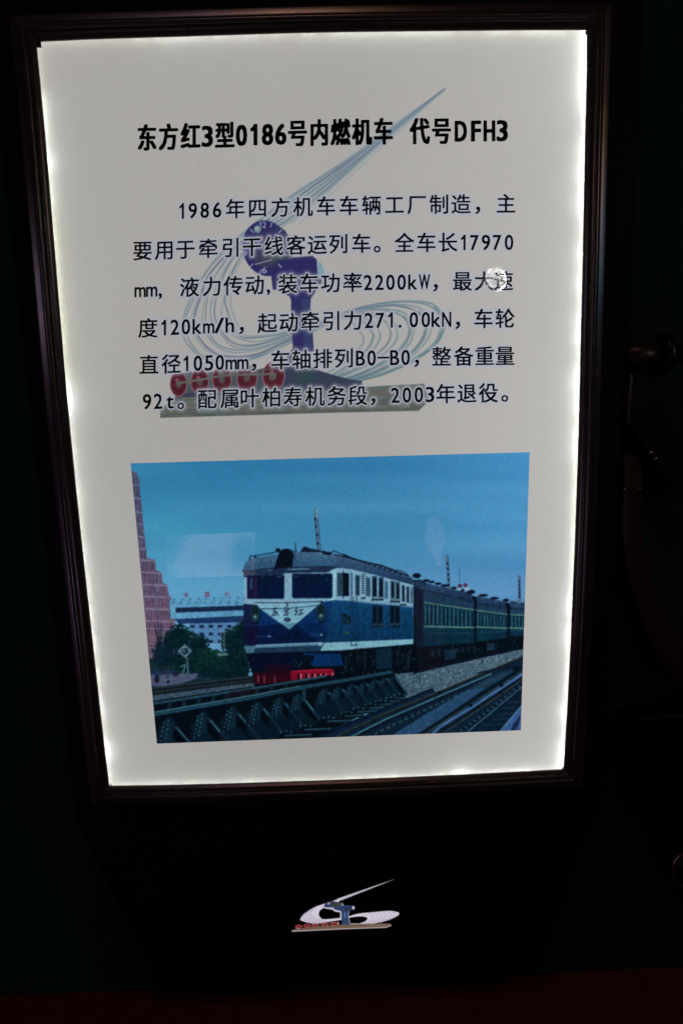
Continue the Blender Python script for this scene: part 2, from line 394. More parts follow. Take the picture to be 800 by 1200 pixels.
# ------------------------------------------------------------------ the printed picture of the train
def paint_photo():
    C = Canvas(150, 526, 624, 876, 3)
    r = rng
    H, W = C.h, C.w
    X, Y = np.meshgrid(C.X, C.Y)
    def grad(c0, c1, y0, y1):
        c0 = np.array(c0, float); c1 = np.array(c1, float)
        return lambda x, y: c0 + (c1 - c0) * np.clip((y - y0) / (y1 - y0), 0, 1)[..., None] + 0 * x[..., None]
    # sky
    t = np.clip((Y - 530) / 190, 0, 1)[..., None]; u = np.clip((X - 154) / 460, 0, 1)[..., None]
    top = np.array([44, 118, 164.]) * (1 - u) + np.array([66, 134, 182.]) * u
    mid = np.array([58, 140, 178.]) * (1 - u) + np.array([70, 137, 182.]) * u
    low = np.array([98, 164, 200.]) * (1 - u) + np.array([82, 128, 172.]) * u
    C.a = np.where(t < 0.5, top + (mid - top) * t * 2, mid + (low - mid) * (t * 2 - 1))
    C.a += (vnoise(H, W, 70, 700) * 8 + vnoise(H, W, 34, 320) * 4)[..., None] * np.array([1, .9, .7])
    # pale haze near the skyline
    C.a += (np.exp(-((Y - 690) / 22) ** 2) * 8)[..., None]
    SKY = C.a.copy()
    # tower block
    tw = [(150, 551), (156, 552), (161, 555), (163, 561), (166, 590), (168, 613), (172.5, 654), (182, 656), (183, 668.5), (189.5, 670.5), (191, 683), (196, 685),
          (198, 698), (201, 700), (202, 716), (205, 727), (208, 790), (150, 790)]
    C.poly(tw, grad((98, 101, 126), (126, 106, 122), 560, 730))
    for k in range(14):
        xx = 157 + k * 3.6
        for j, yl in enumerate([567.5, 583.4, 599.4, 613.4, 628.4, 642.5, 656, 670.6, 685, 699, 713.4, 727.5]):
            off = (yl - 560) * 0.105
            lim = np.interp(yl, [560, 613, 653, 657, 669, 672, 684, 686, 699], [163, 168, 172, 182, 183, 189, 191, 196, 201])
            if xx + off < lim - 1:
                C.rect(xx + off, yl + 2.5, xx + off + 1.3, yl + 12.5, (62, 56, 92), 0.65 if (k + j) % 4 else 0.3)
                if k % 4 == 2: C.rect(xx + off - 2, yl + 2, xx + off, yl + 13, (150, 80, 100), 0.35)
    for yl in [567.5, 583.4, 599.4, 613.4, 628.4, 642.5, 656, 670.6, 685, 699, 713.4, 727.5, 736.5]:
        lim = np.interp(yl, [560, 613, 653, 655, 669, 670, 684, 685, 699, 727], [163, 168, 172, 182, 183, 189, 191, 196, 201, 205])
        C.line([(150, yl - 1), (lim, yl + 1.4)], 1.1, (150, 152, 182), 0.85)
    # station building
    C.poly([(199, 706), (199.5, 703.5), (286, 700), (286, 722), (199.7, 725)], (112, 172, 202))
    for k in range(9):
        xx = 204 + k * 9.3; C.poly([(xx - 4, 708), (xx, 703.2 - .02 * k), (xx + 1, 708)], (84, 142, 178)); C.ell(xx + .5, 702.6 - k * .3, .8, .9, (30, 60, 100), .7)
    C.poly([(206, 712.2), (286, 709.5), (286, 715), (206, 718)], (24, 40, 72))
    for k in range(20): C.line([(208 + k * 4, 711), (208 + k * 4, 718)], .5, (84, 130, 165), .7)
    C.poly([(204, 725.5), (286, 721.5), (286, 729.5), (210, 731)], (38, 66, 108))
    C.poly([(222, 731), (286, 729), (286, 752), (222, 756)], (98, 146, 184))
    for row, yy in enumerate([734.2, 743, 751.8]):
        for k in range(6):
            if row == 2 and not 1 <= k <= 3: continue
            xx = 225.6 + k * 10.8; C.rect(xx - 2.6, yy - 1.8, xx + 2.6, yy + 1.6, (36, 48, 84))
    for ch, xx, yy in (('中', 218.4, 697.3), ('国', 242.4, 696.8), ('社', 266.2, 696.4)):
        for V, F in lay(ch, [xx], [(0, yy), (600, yy)], 7.2, 6.8, None, {}):
            for tr in F: C.poly(V[list(tr)], (150, 30, 62), 0.95)
    # trees: clumps of leaves
    def foliage(cx, cy, rx, ry, n, cols=((8, 32, 40), (12, 44, 48), (20, 58, 56), (32, 74, 66))):
        C.ell(cx, cy, rx * .74, ry * .74, cols[0])
        for _ in range(int(n * 1.8)):
            a = r.uniform(0, 6.28); q = math.sqrt(r.uniform(0, 1)) * r.uniform(.9, 1.12); x = cx + math.cos(a) * rx * q; y = cy + math.sin(a) * ry * q
            s = r.uniform(.35, 1.25)
            k = min(3, max(0, int(r.normal(1.15 - .7 * (y - cy) / ry, .8))))
            C.ell(x, y, s * 1.2, s, cols[k], .85)
    C.poly([(172, 772), (290, 762), (292, 803), (174, 812)], (30, 56, 64))
    foliage(192, 765, 14, 18, 200, ((16, 40, 52), (20, 46, 56), (28, 60, 64), (40, 78, 78)))
    foliage(210, 748, 16, 16, 330); foliage(232, 757, 13, 14, 260); foliage(222, 775, 24, 17, 460)
    foliage(275, 752, 17, 17, 420); foliage(284, 738, 8, 9, 100); foliage(275, 778, 20, 16, 380); foliage(245, 776, 20, 16, 420, ((10, 40, 40), (14, 56, 48), (24, 76, 58), (34, 92, 64)))
    foliage(262, 788, 32, 7, 260); foliage(180, 798, 12, 6, 60)
    for k in range(9): C.line([(181 + k * 1.4, 728 + (k % 3) * 5), (186, 764), (188, 788)], .7, (28, 34, 52), .7)
    for q in (258.5, 262.5): C.line([(q, 735), (q + .4, 764)], 1.1, (120, 150, 160), .8)
    C.line([(254, 737), (268, 736)], .7, (90, 120, 150), .7)
    C.poly([(254, 765.5), (266, 765), (268, 768), (256, 769)], (120, 150, 150), .8)
    C.line([(191.5, 735), (191, 757)], .8, (90, 110, 130), .7)
    # diamond board on its post
    C.line([(219.4, 771), (221, 796)], 2, (92, 122, 130)); C.line([(220.4, 772), (221.8, 796)], .7, (40, 60, 66))
    C.poly([(216.6, 754.4), (225.8, 762.6), (217.4, 772.2), (207.4, 763.2)], (48, 76, 90))
    C.poly([(216.6, 755.2), (225, 762.7), (217.3, 771.2), (208.4, 763.1)], (104, 140, 150))
    C.poly([(213, 760), (220.5, 759.5), (221, 765.5), (216, 768), (212.5, 765)], (34, 44, 66), .8); C.rect(214, 761.5, 217, 764, (104, 140, 150), .6)
    # low wall, sand and bits beyond the track
    C.poly([(174, 787), (205, 785.5), (206, 789), (175, 791)], (44, 60, 92))
    C.poly([(174, 791), (232, 789), (230, 795), (206, 803), (188, 806), (176, 803)], (92, 100, 124))
    for x, y, s in ((184, 797, 3.2), (184, 793, 2.4), (197, 799, 2), (197, 794, 1.2), (206, 790, 3)): C.ell(x, y, s, s, (40, 30, 48), .9)
    C.line([(212, 781), (217, 779), (216, 785), (213, 790)], 1.6, (120, 160, 160), .7); C.line([(214, 793), (218, 788)], 1.2, (120, 150, 150), .6)
    # near track on the left, sleepers and ballast
    C.poly([(174, 806), (300, 791), (300, 800), (174, 816)], (22, 32, 38))
    def rocks(poly, n, c0, c1, sz=(.4, 1.1)):
        p = np.array(poly, float); sl, m = C.mask_poly(poly); base = C.a[sl[2]:sl[3], sl[0]:sl[1]].copy()
        xa, ya, xb, yb = p[:, 0].min(), p[:, 1].min(), p[:, 0].max(), p[:, 1].max()
        C.poly(poly, (np.array(c0) + np.array(c1)) / 2)
        for _ in range(n):
            x, y = r.uniform(xa, xb), r.uniform(ya, yb); q = r.uniform(0, 1); s = r.uniform(*sz)
            C.ell(x, y, s * 1.3, s * .8, np.array(c0) * (1 - q) + np.array(c1) * q, .8)
        new = C.a[sl[2]:sl[3], sl[0]:sl[1]]; new[~m] = base[~m]
    rocks([(176, 816), (294, 800), (345, 792), (345, 800), (298, 806), (180, 826)], 1500, (34, 54, 68), (112, 134, 150))
    for k, c in ((807.3, (70, 84, 84)), (811.6, (60, 72, 74)), (814.4, (30, 36, 40))):
        C.line([(174, k), (300, k - 15)], 1.0, c)
    for k in range(34): C.line([(178 + k * 3.6, 812.6 - k * .43), (179.4 + k * 3.6, 814 - k * .43)], .8, (50, 58, 60), .8)
    # ballast right of the train
    rocks([(455, 792), (478, 783), (500, 781), (557, 769), (624, 757), (624, 772), (560, 792), (530, 812), (470, 828), (462, 812)], 4200, (36, 64, 78), (140, 162, 172), (.35, 1.0))
    # ---- coaches
    gap = (12, 18, 34)
    C.poly([(484, 679), (484, 790), (500, 786), (560, 772), (624, 758), (624, 712), (560, 700)], gap)
    C.poly([(484, 757), (557, 753), (624, 743), (624, 756), (557, 768), (500, 780), (484, 787)], (6, 14, 22))
    def coach(xl, xr, rt0, rt1, bt0, bt1, s10, s11, s20, s21, b0, b1, nwin):
        L = lambda a, b, x: a + (b - a) * (x - xl) / (xr - xl)
        C.poly([(xl, rt0), (xr - 3, rt1 - 1), (xr, bt1), (xl, bt0)], grad((58, 88, 118), (34, 54, 84), rt0, bt1 + 1))
        C.poly([(xl, bt0), (xr, bt1), (xr, s11), (xl, s10)], (40, 68, 92))
        C.line([(xl, bt0), (xr, bt1)], .9, (26, 32, 52))
        C.poly([(xl, s10), (xr, s11), (xr, b1), (xl, b0)], grad((20, 68, 84), (14, 50, 68), 710, 756))
        C.line([(xl, s10), (xr, s11)], 1.5, (98, 134, 124)); C.line([(xl, s20), (xr, s21)], 1.7, (104, 146, 134))
        for k in range(nwin):
            x = xl + (k + .7) * (xr - xl) / (nwin + .4); wd = (xr - xl) / nwin
            ya = L(s10, s11, x) + 2.6; yb = L(s20, s21, x) - 2
            C.rect(x - wd * .3, ya, x + wd * .3, yb, (12, 36, 50))
            C.rect(x - wd * .3, ya, x - wd * .08, yb, (84, 138, 154), .85)
            C.rect(x - wd * .3, (ya + yb) / 2 - .3, x + wd * .3, (ya + yb) / 2 + .4, (30, 62, 74), .7)
            if k % 3 == 1: C.rect(x, (ya + yb) / 2, x + wd * .35, yb, (8, 22, 34))
        for q, c in ((.35, (44, 92, 104)), (.6, (14, 48, 62))):
            C.line([(xl, s20 + (b0 - s20) * q), (xr, s21 + (b1 - s21) * q)], .7, c, .8)
    coach(496, 555, 683, 696, 691, 705.4, 706, 714.6, 734, 735.4, 757.5, 753.6, 12)
    coach(558, 593.6, 698, 706, 706.5, 713, 715.3, 720, 734.6, 736.2, 752.5, 747.4, 9)
    coach(597.5, 624, 706, 709, 713, 715.5, 720, 721.6, 735.7, 737.2, 746.6, 743, 6)
    C.poly([(484, 681), (490, 679), (498, 684), (498, 692), (484, 688)], (44, 66, 92))
    C.poly([(485, 690), (496, 692), (496, 757), (486, 759)], (24, 34, 56)); C.rect(489, 700, 493, 752, (24, 26, 44))
    C.poly([(485, 716), (492, 728), (490, 770), (485, 770)], (14, 34, 44), .8)
    for x, y, a, b in [(488, 674.6, 5, 3), (499, 680.4, 4, 1.7), (505.5, 682, 3.6, 1.5), (513, 684, 4, 1.6), (521, 686.2, 4.5, 1.6), (531.5, 689, 3.4, 1.5), (541, 691.6, 3, 1.5), (551.5, 693.6, 5, 2.6),
                       (566, 697.6, 5.5, 1.6), (579, 701, 5, 1.6), (592.5, 703.5, 3.6, 2), (602, 705.6, 4.5, 1.4), (611, 706.8, 3.4, 1.3)]:
        C.ell(x, y, a, b, (22, 28, 48))
    C.line([(484, 681), (492, 679.5), (500, 685.5)], 1.1, (16, 22, 38))
    for x in range(505, 560, 7): C.rect(x, 762 - (x - 505) * .1, x + 4, 770 - (x - 505) * .17, (26, 46, 60), .8)
    C.poly([(522, 762), (534, 760), (534, 771), (521, 774)], (30, 58, 78), .9); C.poly([(570, 754), (579, 753), (579, 761), (570, 763)], (34, 62, 82), .9)
    for _ in range(60):
        x = r.uniform(488, 612); C.ell(x, np.interp(x, [488, 612], [768, 752]) + r.uniform(-6, 6), 1, .9, (52, 70, 82), .5)
    # masts
    def mast(x0, y0, x1, y1, wd, n):
        C.line([(x0, y0), (x1, y1)], wd, (112, 128, 146)); C.line([(x0 + wd * .45, y0), (x1 + wd * .45, y1)], .6, (60, 66, 86))
        for k in range(n):
            q = (k + 1.5) / (n + 1); C.ell(x0 + (x1 - x0) * q, y0 + (y1 - y0) * q, wd * .42, 1.8, (24, 24, 44))
        C.line([(x0 - wd * .5, y0), (x1 - wd * .5, y1)], .5, (70, 90, 110), .8)
    mast(523.5, 651, 525.7, 689, 2.4, 5); mast(607.8, 675, 608.4, 706, 2.2, 6)
    C.line([(538, 667), (538.4, 688)], .6, (60, 100, 140), .8)
    C.rect(535, 689, 540, 692, (150, 180, 200)); C.rect(544, 688, 550, 692, (150, 180, 200)); C.ell(538.6, 686.6, 2.6, 2.3, (96, 50, 84)); C.ell(545, 685.8, 2.4, 2.3, (98, 52, 86))
    C.poly([(600, 703), (606, 701), (624, 702), (624, 708), (600, 706)], (132, 170, 190), .5)
    # ---- locomotive
    C.line([(370.2, 597), (373.5, 646)], 4.2, (112, 150, 172)); C.line([(368.2, 597), (372, 646)], .6, (50, 80, 110)); C.line([(372, 606), (375.4, 646)], .8, (44, 60, 84))
    for x, y in ((369.3, 608.4), (370.2, 617), (371.2, 627), (372.2, 637)): C.ell(x, y, 1.1, 2.2, (22, 26, 52)); C.line([(x, y), (x + .8, y + 9)], .5, (40, 50, 80), .8)
    for k in range(5): C.line([(370, 612 + k * 8), (373, 616 + k * 8)], .4, (80, 100, 130), .7)
    C.line([(346.2, 636.5), (346.2, 650)], .9, (26, 40, 66)); C.ell(346.4, 646.5, 1.6, 2.5, (60, 84, 110))
    roof = [(285, 668.6), (286.2, 662.5), (288.5, 658), (293, 655), (302.5, 652.6), (325, 649.3), (346, 646.9), (370.7, 646), (384, 647.4), (402.5, 651.4), (435, 658.7), (461, 667.6), (479, 674.6),
            (483.4, 678), (483.8, 685.4), (461, 680), (435, 673.2), (410, 667.4), (394, 665.4), (384, 664), (319, 666), (285, 670)]
    C.poly(roof, grad((84, 122, 148), (60, 98, 130), 647, 668))
    C.poly([(394, 650), (435, 659.5), (483, 678), (483.6, 685.4), (435, 673.2), (394, 665)], grad((76, 104, 134), (40, 62, 96), 654, 682), .8)
    C.line([(372, 648), (402, 653), (435, 661), (478, 677)], 1.3, (104, 132, 158), .5)
    C.ell(357.7, 643.8, 3.8, 3.2, (26, 34, 56)); C.poly([(352, 645), (360, 642), (376, 645), (378, 647), (352, 647.2)], (26, 34, 56))
    C.poly([(376, 646.5), (379.5, 645), (388, 650.5), (380, 650)], (18, 26, 46)); C.ell(384.6, 648.2, 3, 1.6, (18, 26, 46))
    C.line(spline([(386, 650.6), (391, 645.8), (398, 648.6), (405, 650.4), (409, 653), (404, 651)], 30), .9, (16, 24, 44))
    C.line([(392, 650), (409, 654), (430, 659.6), (445, 662), (461, 668), (478, 674.4)], 1.5, (20, 30, 52))
    C.line(spline([(398, 648.5), (410, 653), (428, 659.6)], 12), .9, (20, 30, 52))
    for q in range(12): C.ell(403 + q * 6, 650.8 + q * 2.02, 1.5, 1.0, (16, 24, 42))
    C.line([(461, 669.5), (466, 667.5), (474, 670.2), (478.5, 674.5)], .6, (30, 44, 70))
    C.line([(292.5, 655.5), (293.6, 651.2), (298, 651.6), (322, 647.2)], 1.0, (24, 36, 62)); C.ell(299, 652.2, 1.6, 1.5, (24, 36, 62)); C.ell(292.6, 653.8, 1.2, 1.2, (50, 50, 80))
    C.ell(325.6, 645, 3.1, 2.6, (20, 26, 48))
    C.poly([(284.8, 668.6), (319, 665), (384, 663), (396, 664.6), (388, 670.5), (384, 672.4), (286, 677)], (40, 60, 88))
    C.ell(336.5, 652.6, 10.6, 9.6, (60, 90, 118)); C.poly([(326, 650), (343, 655), (343, 664), (321, 667), (323, 660)], (14, 20, 36)); C.ell(335, 651.8, 8.6, 8.8, (8, 12, 26)); C.ell(335.4, 652, 7, 7.2, (12, 20, 34))
    C.ell(285.3, 668.6, 1.7, .9, (20, 28, 50))
    C.line([(337, 667.2), (362, 666.6)], 1.3, (122, 164, 176), .8); C.line([(313, 668.6), (318, 668.4)], .9, (110, 150, 164), .7)
    white = (144, 184, 202)
    # cab front and long side, white upper part
    C.poly([(286, 676.4), (333, 673), (333.5, 671.8), (340, 671.6), (384, 670.8), (394.4, 665.4), (410.6, 667), (435, 672.8), (461, 679.4), (483.4, 685.6), (483.6, 712), (435, 707.4), (410, 704.6), (393, 703),
            (377, 705.6), (339, 738), (298, 708.4), (286, 707.6)], white)
    C.poly([(384, 672), (388, 668), (394.5, 666), (392, 704), (384, 705)], (160, 204, 214))
    # windscreens
    def rrect(xa, ya, xb, yb, rad, col):
        C.rect(xa + rad, ya, xb - rad, yb, col); C.rect(xa, ya + rad, xb, yb - rad, col)
        for x in (xa + rad, xb - rad):
            for y in (ya + rad, yb - rad): C.ell(x, y, rad, rad, col)
    for xa, ya, xb, yb in ((289.2, 673.4, 333.2, 702), (342, 672, 389.6, 701.2)):
        rrect(xa, ya, xb, yb, 2.6, (36, 62, 92)); rrect(xa + .8, ya + .8, xb - .8, yb - .8, 2.2, (10, 30, 60))
        C.poly([(xa + 1, ya + 16), (xb - 1, ya + 10), (xb - 1.5, yb - 1.5), (xa + 1.5, yb - 1.5)], (14, 28, 76), .45)
    C.poly([(289.6, 676), (301, 675), (303, 701), (290, 701)], (44, 30, 70), .6); C.rect(293, 678, 295.6, 690, (84, 110, 160), .6); C.rect(299, 674, 300.4, 701, (120, 60, 90), .4); C.line([(307.6, 673), (307.8, 677)], .7, (110, 140, 160), .7)
    for x, y in ((326, 675.8), (329, 675.6), (346.5, 675.6), (377, 673.6), (383, 679.2)): C.ell(x, y, 1.5, .8, (70, 110, 160), .7)
    C.line([(360, 688), (372, 679)], .7, (6, 10, 34), .8)
    # blue front
    blue = grad((18, 70, 122), (12, 44, 90), 705, 755)
    C.poly([(285.4, 707.6), (298, 708.4), (339, 738), (377, 705.4), (393, 703), (393, 753.4), (286, 757)], blue)
    C.poly([(285.6, 735), (339, 731), (339, 738), (347, 730.5), (377, 729.5), (384, 741), (384, 754), (286, 757.5)], (9, 26, 66), .8)
    C.poly([(285, 708), (302, 709), (303, 757), (286, 757.5)], (38, 16, 48), .55)
    C.poly([(345, 731), (378, 729), (392, 726), (394, 754), (376, 754)], (16, 58, 106), .6)
    C.poly([(298, 708.2), (339.2, 737.8), (377, 705.4), (355, 707.6), (320, 708.6)], (140, 190, 204))
    C.poly([(328, 729.8), (339, 738), (348.6, 730)], (86, 136, 160), .7)
    C.poly([(375, 706.5), (364, 711), (345, 716), (339.5, 738), (378, 712)], (18, 54, 110), 0.0)
    C.line([(298.5, 706.2), (336, 706.4), (377, 704.8)], .9, (34, 54, 84)); C.line([(304, 713.6), (340, 712.8), (374, 709.4)], 1.0, (40, 62, 96), .9)
    C.line([(336, 706.2), (337, 711)], 1.4, (20, 34, 58)); C.ell(376.6, 705.2, 1.6, 1.2, (16, 24, 44))
    def brush(pts, wd=1.1): C.line([(a, b) for a, b in pts], wd, (16, 28, 56))
    brush([(319.5, 713.8), (324.6, 713)]); brush([(322.4, 711.8), (320.6, 717.2), (325, 717)]); brush([(323.2, 716.6), (322.8, 721), (321, 721.6)]); brush([(320.6, 718.8), (318.6, 721.4)]); brush([(324.6, 718.6), (326, 721)])
    brush([(333.6, 711.6), (335.6, 712.8)]); brush([(332.2, 716), (339, 713.8)]); brush([(335.6, 715), (334.6, 718.6), (332.6, 721.6)]); brush([(335.4, 717), (337.6, 717.4), (336.8, 721.2), (335, 720.6)])
    brush([(347.8, 712.6), (345.8, 716), (348.2, 716.2), (346, 721.2)]); brush([(350.4, 715.2), (355, 714.4)]); brush([(352.6, 715), (352, 720)]); brush([(349.4, 720.6), (355, 719)])
    C.ell(336.6, 726.2, 4, 2.6, (18, 34, 60), 1, ring=1.0); C.line([(333, 726.4), (340, 726)], 1, (18, 34, 60)); C.line([(336.6, 724), (336.8, 728.6)], .9, (18, 34, 60))
    for xx, yy in ((299, 718.8), (376, 717.4)):
        C.ell(xx + .6, yy + 1.4, 6.2, 11.5, (6, 14, 34), .6); C.ell(xx, yy, 5.4, 10.4, (34, 62, 74)); C.ell(xx, yy, 4.6, 9.6, (18, 38, 48))
        C.ell(xx, yy - 4.4, 3.7, 4, (10, 26, 34)); C.ell(xx, yy - 4.4, 3.7, 4, (48, 78, 84), .9, ring=.7); C.ell(xx, yy + 4.4, 3.7, 4, (44, 76, 84)); C.ell(xx - .3, yy + 4, 1.7, 1.6, (124, 162, 160), .9); C.ell(xx, yy - 5, 1.2, 1, (60, 96, 100), .8)
        C.ell(xx, yy, 5.4, 10.4, (60, 90, 100), .7, ring=.6)
    for V, F in lay('DFH0259', [325.2, 329.7, 334.4, 339, 343.5, 348.2, 352.6], [(300, 748), (400, 745.6)], 7.0, 5.2, 4.0, {}):
        for tr in F: C.poly(V[list(tr)], (4, 10, 28), .9)
    C.poly([(344, 741), (350, 738.4), (352, 743), (345, 744)], (4, 10, 26), .7)
    for a, b in (((300, 745.7), (316.5, 745.8)), ((362, 744.6), (377.5, 743.8))): C.line([a, b], .8, (70, 100, 140), .7)
    C.ell(315.6, 745.8, 1.6, 1, (150, 190, 200), .8); C.ell(376.4, 743.9, 1.7, 1.1, (150, 190, 200), .8)
    # bumper band
    C.poly([(286.4, 756.5), (393, 752.5), (393, 763), (374, 763.6), (288.5, 765.6)], (40, 68, 94)); C.poly([(286.4, 757), (300, 756.4), (297, 765.6), (288.5, 765.8)], (96, 140, 158), .8)
    C.line([(300.5, 757.4), (378, 754.2)], 3.6, (104, 148, 168)); C.line([(301, 756.2), (377, 753)], .8, (150, 188, 200)); C.ell(375, 754.8, 2.4, 2.2, (150, 190, 200))
    for x in (320, 345, 360): C.ell(x, 760.6, 1, .7, (16, 24, 44), .8)
    # blue side
    C.poly([(393, 703), (410, 704.6), (435, 707.4), (483.4, 712), (483.8, 749.5), (380.6, 753.5), (384, 741), (388, 706)], grad((24, 82, 122), (14, 62, 96), 704, 752))
    for k in range(26):
        x = 396 + k * 3.4; C.line([(x, 706), (x, 751)], .9, (14, 50, 92) if k % 2 else (34, 96, 140), r.uniform(.1, .35))
    C.line([(386, 704.6), (410, 703.4), (435, 706.6), (483, 711.4)], .8, (70, 104, 130), .6)
    C.poly([(375, 762.8), (380.6, 753.2), (483.8, 749), (484.4, 752.4), (482, 754.6), (399, 762.4)], (142, 192, 202)); C.line([(377, 762.8), (399, 762), (482, 755)], .9, (60, 96, 120), .7)
    # side windows
    dk = (16, 30, 48); g1 = (56, 92, 112); g2 = (78, 116, 146)
    def win(xa, xb, ya, yb, col, sk=.9): C.poly([(xa, ya), (xb, ya + sk), (xb, yb + sk * .2), (xa, yb)], col)
    win(394.6, 409, 671.4, 698.6, (60, 90, 104), .3); win(395.6, 401.6, 671.8, 698, (52, 84, 96)); win(402.4, 408.6, 671, 698.4, (10, 22, 34)); C.line([(402, 669), (402.2, 700.6)], 1.1, (14, 24, 40))
    win(410.8, 413, 670.4, 698, g2); win(416.2, 421.4, 673.4, 697.8, g1); win(416.8, 420.6, 674.2, 697, (40, 66, 92))
    for k in range(8): C.rect(423.6, 674.6 + k * 2.8, 426.8, 676 + k * 2.8, dk)
    C.rect(423, 672.4, 428.6, 673.8, (70, 100, 130)); C.line([(428.4, 673), (428.4, 700)], .8, (90, 130, 150))
    win(429, 433.6, 676.2, 698.6, g1)
    for xa, xb, ya, yb in ((435.8, 441.8, 675.4, 702.6), (443.4, 449.4, 676.8, 703), (457.4, 462.2, 681, 704.6), (463.4, 468.2, 682.4, 705.4)):
        win(xa, xb, ya, yb, (64, 96, 112)); win(xa + 1, xb - .9, ya + 1.4, yb - 4, dk); C.rect(xa + .8, yb - 3, xb - .6, yb - 1.6, (130, 168, 176)); C.rect(xa, ya - .4, xb, ya + .6, (34, 60, 84))
    win(450.8, 454.4, 680.6, 701.6, (70, 110, 140)); win(470.6, 474, 685.4, 705, (26, 50, 68)); win(476, 479.2, 687, 706, (34, 60, 80)); win(481.4, 482.6, 688, 707, (30, 46, 70))
    for xa, xb, y in ((423, 428, 701), (435, 449.6, 703), (456.6, 468.6, 705.4), (468.8, 475.4, 708.6)):
        C.rect(xa, y - 1, xb, y + .4, (20, 34, 54))
        for q in np.arange(xa, xb, 3): C.rect(q, y + .2, q + 1.4, y + 1.6, (20, 34, 54), .8)
    # lower grilles and fittings
    for xa, xb in ((435.8, 448.8), (456.4, 468.2)):
        C.poly([(xa, 709), (xb, 710), (xb, 735.4), (xa, 736)], (24, 50, 72)); 
        for q in (0, 1):
            x0 = xa + 1 + q * (xb - xa) / 2; C.poly([(x0, 711), (x0 + 4.6, 711.4), (x0 + 4.6, 730), (x0, 731)], (12, 24, 38)); C.line([(x0 + .4, 731.6), (x0 + 4.4, 731)], .8, (80, 116, 130)); C.line([(x0 + 4.9, 711.4), (x0 + 4.9, 730)], .5, (56, 92, 112))
    C.poly([(401, 718), (410.6, 723.4), (410.6, 731.6), (401, 731.4)], (20, 46, 62)); C.ell(403.8, 720.6, 2, 1.8, (10, 24, 38)); C.ell(408, 729, 1, .8, (90, 130, 120), .8); C.rect(402.6, 723, 405, 727, (14, 60, 92))
    for x in (411, 413.8, 417.8): C.line([(x, 699), (x, 752)], .8, (12, 36, 66), .9)
    C.line([(412.4, 700), (412.4, 752)], .5, (60, 110, 144), .6)
    for V in ((402.6, 741.6), (406, 741.6)): C.rect(V[0], V[1] - 1.6, V[0] + 2.4, V[1] + 1.8, (52, 100, 84), .8)
    C.rect(411, 753, 412, 757, dk); C.rect(416.4, 753, 417.4, 757, dk); C.rect(411, 755.6, 415, 756.6, dk); C.rect(416, 755.6, 420, 756.4, dk)
    # running gear
    C.poly([(288.5, 765.6), (399, 762.6), (482, 755), (484.5, 755), (490, 758), (490, 787), (460, 790), (392, 800), (298, 804), (296, 790)], (7, 14, 24))
    C.poly([(289, 765.8), (350, 763.6), (352, 783), (296, 786)], (9, 15, 44)); C.poly([(355, 771), (367, 781), (402, 780), (399, 766), (356, 765)], (12, 56, 104)); C.poly([(340, 767), (369, 768), (366, 776), (350, 782)], (8, 18, 34), .9)
    C.line([(344, 773), (352, 781)], 1, (60, 90, 100), .6); C.line([(354, 775), (349, 782)], 1, (70, 100, 110), .6); C.ell(345, 776, 3.5, 5, (16, 30, 44), .8); C.ell(325, 776, 1, .8, (60, 80, 90), .6)
    C.poly([(440, 760.6), (457.8, 758.8), (457.8, 783), (441, 784.4)], (20, 46, 66)); C.line([(458, 759), (458, 783)], .8, (34, 62, 80))
    for k in range(110):
        x = r.uniform(402, 486); y = r.uniform(762 - (x - 402) * .06, 790); 
        if 440 < x < 458: continue
        C.ell(x, y, r.uniform(.5, 1.6), r.uniform(.5, 2.2), [(20, 38, 48), (34, 58, 68), (50, 74, 80), (4, 8, 14)][k % 4], .7)
    for x, ya, yb, c in ((405, 769, 786, (44, 66, 76)), (419, 763, 776, (34, 56, 66)), (427.6, 766, 782, (40, 64, 76)), (466, 764, 780, (44, 70, 82)), (471, 766, 776, (34, 56, 68)), (478, 768, 784, (60, 84, 84)), (481, 757, 776, (34, 50, 60))): C.line([(x, ya), (x, yb)], 1.2, c, .8)
    # red pilot
    C.poly([(298, 789), (342, 785), (343, 800), (298, 802)], (60, 6, 24)); C.poly([(310, 779), (340, 778), (342, 790), (312, 792)], (40, 8, 28), .7)
    for x in (302.5, 309.6, 322): C.line([(x, 792), (x, 800)], .9, (214, 120, 150), .8)
    C.poly([(340.5, 786.4), (370, 784), (389.6, 784.2), (391.6, 787), (390.4, 799), (386, 800), (384, 793), (352, 797), (341, 800)], (142, 14, 44))
    C.line([(342, 786.6), (389, 784.6)], 1.1, (200, 50, 84), .8)
    for x in (351, 360, 367.4, 374, 380.4):
        C.rect(x - 2.5, 790 - (x - 351) * .03, x + 1, 796, (44, 6, 24)); C.rect(x + .7, 789.4, x + 2.2, 796, (236, 140, 164), .85)
    C.line([(389.6, 789), (389, 797)], 1.4, (216, 160, 176), .9); C.ell(388, 797, 2, 2.4, (120, 8, 34), .8)
    # ---- girder in front
    C.poly([(176, 822), (300, 804), (381, 791.4), (420, 792), (459, 786.5), (466, 795), (477, 812), (470, 822), (430, 835), (395, 852), (350, 876), (176, 876)], (5, 14, 22))
    C.line([(176, 825.4), (300, 806.6), (381, 792.6)], 2.6, (36, 72, 88)); C.line([(176, 824.4), (300, 805.6), (381, 791.8)], .8, (74, 112, 124))
    for k in range(9):
        x = 198 + k * 17; y = np.interp(x, [181, 300, 420], [836, 815, 793]); yt = np.interp(x, [176, 300, 381], [826, 807, 793]); C.poly([(x, yt), (x + 3, yt), (x + 3.4, y), (x - 3, y)], (24, 50, 62), .9)
    C.poly([(270, 811), (300, 806.5), (300, 813), (256, 820)], (40, 18, 36), .6)
    beam = [(176, 837.5), (300, 816), (353.4, 805.4), (420, 794.2), (459, 787)]
    bx = [p[0] for p in beam]; by = [p[1] for p in beam]
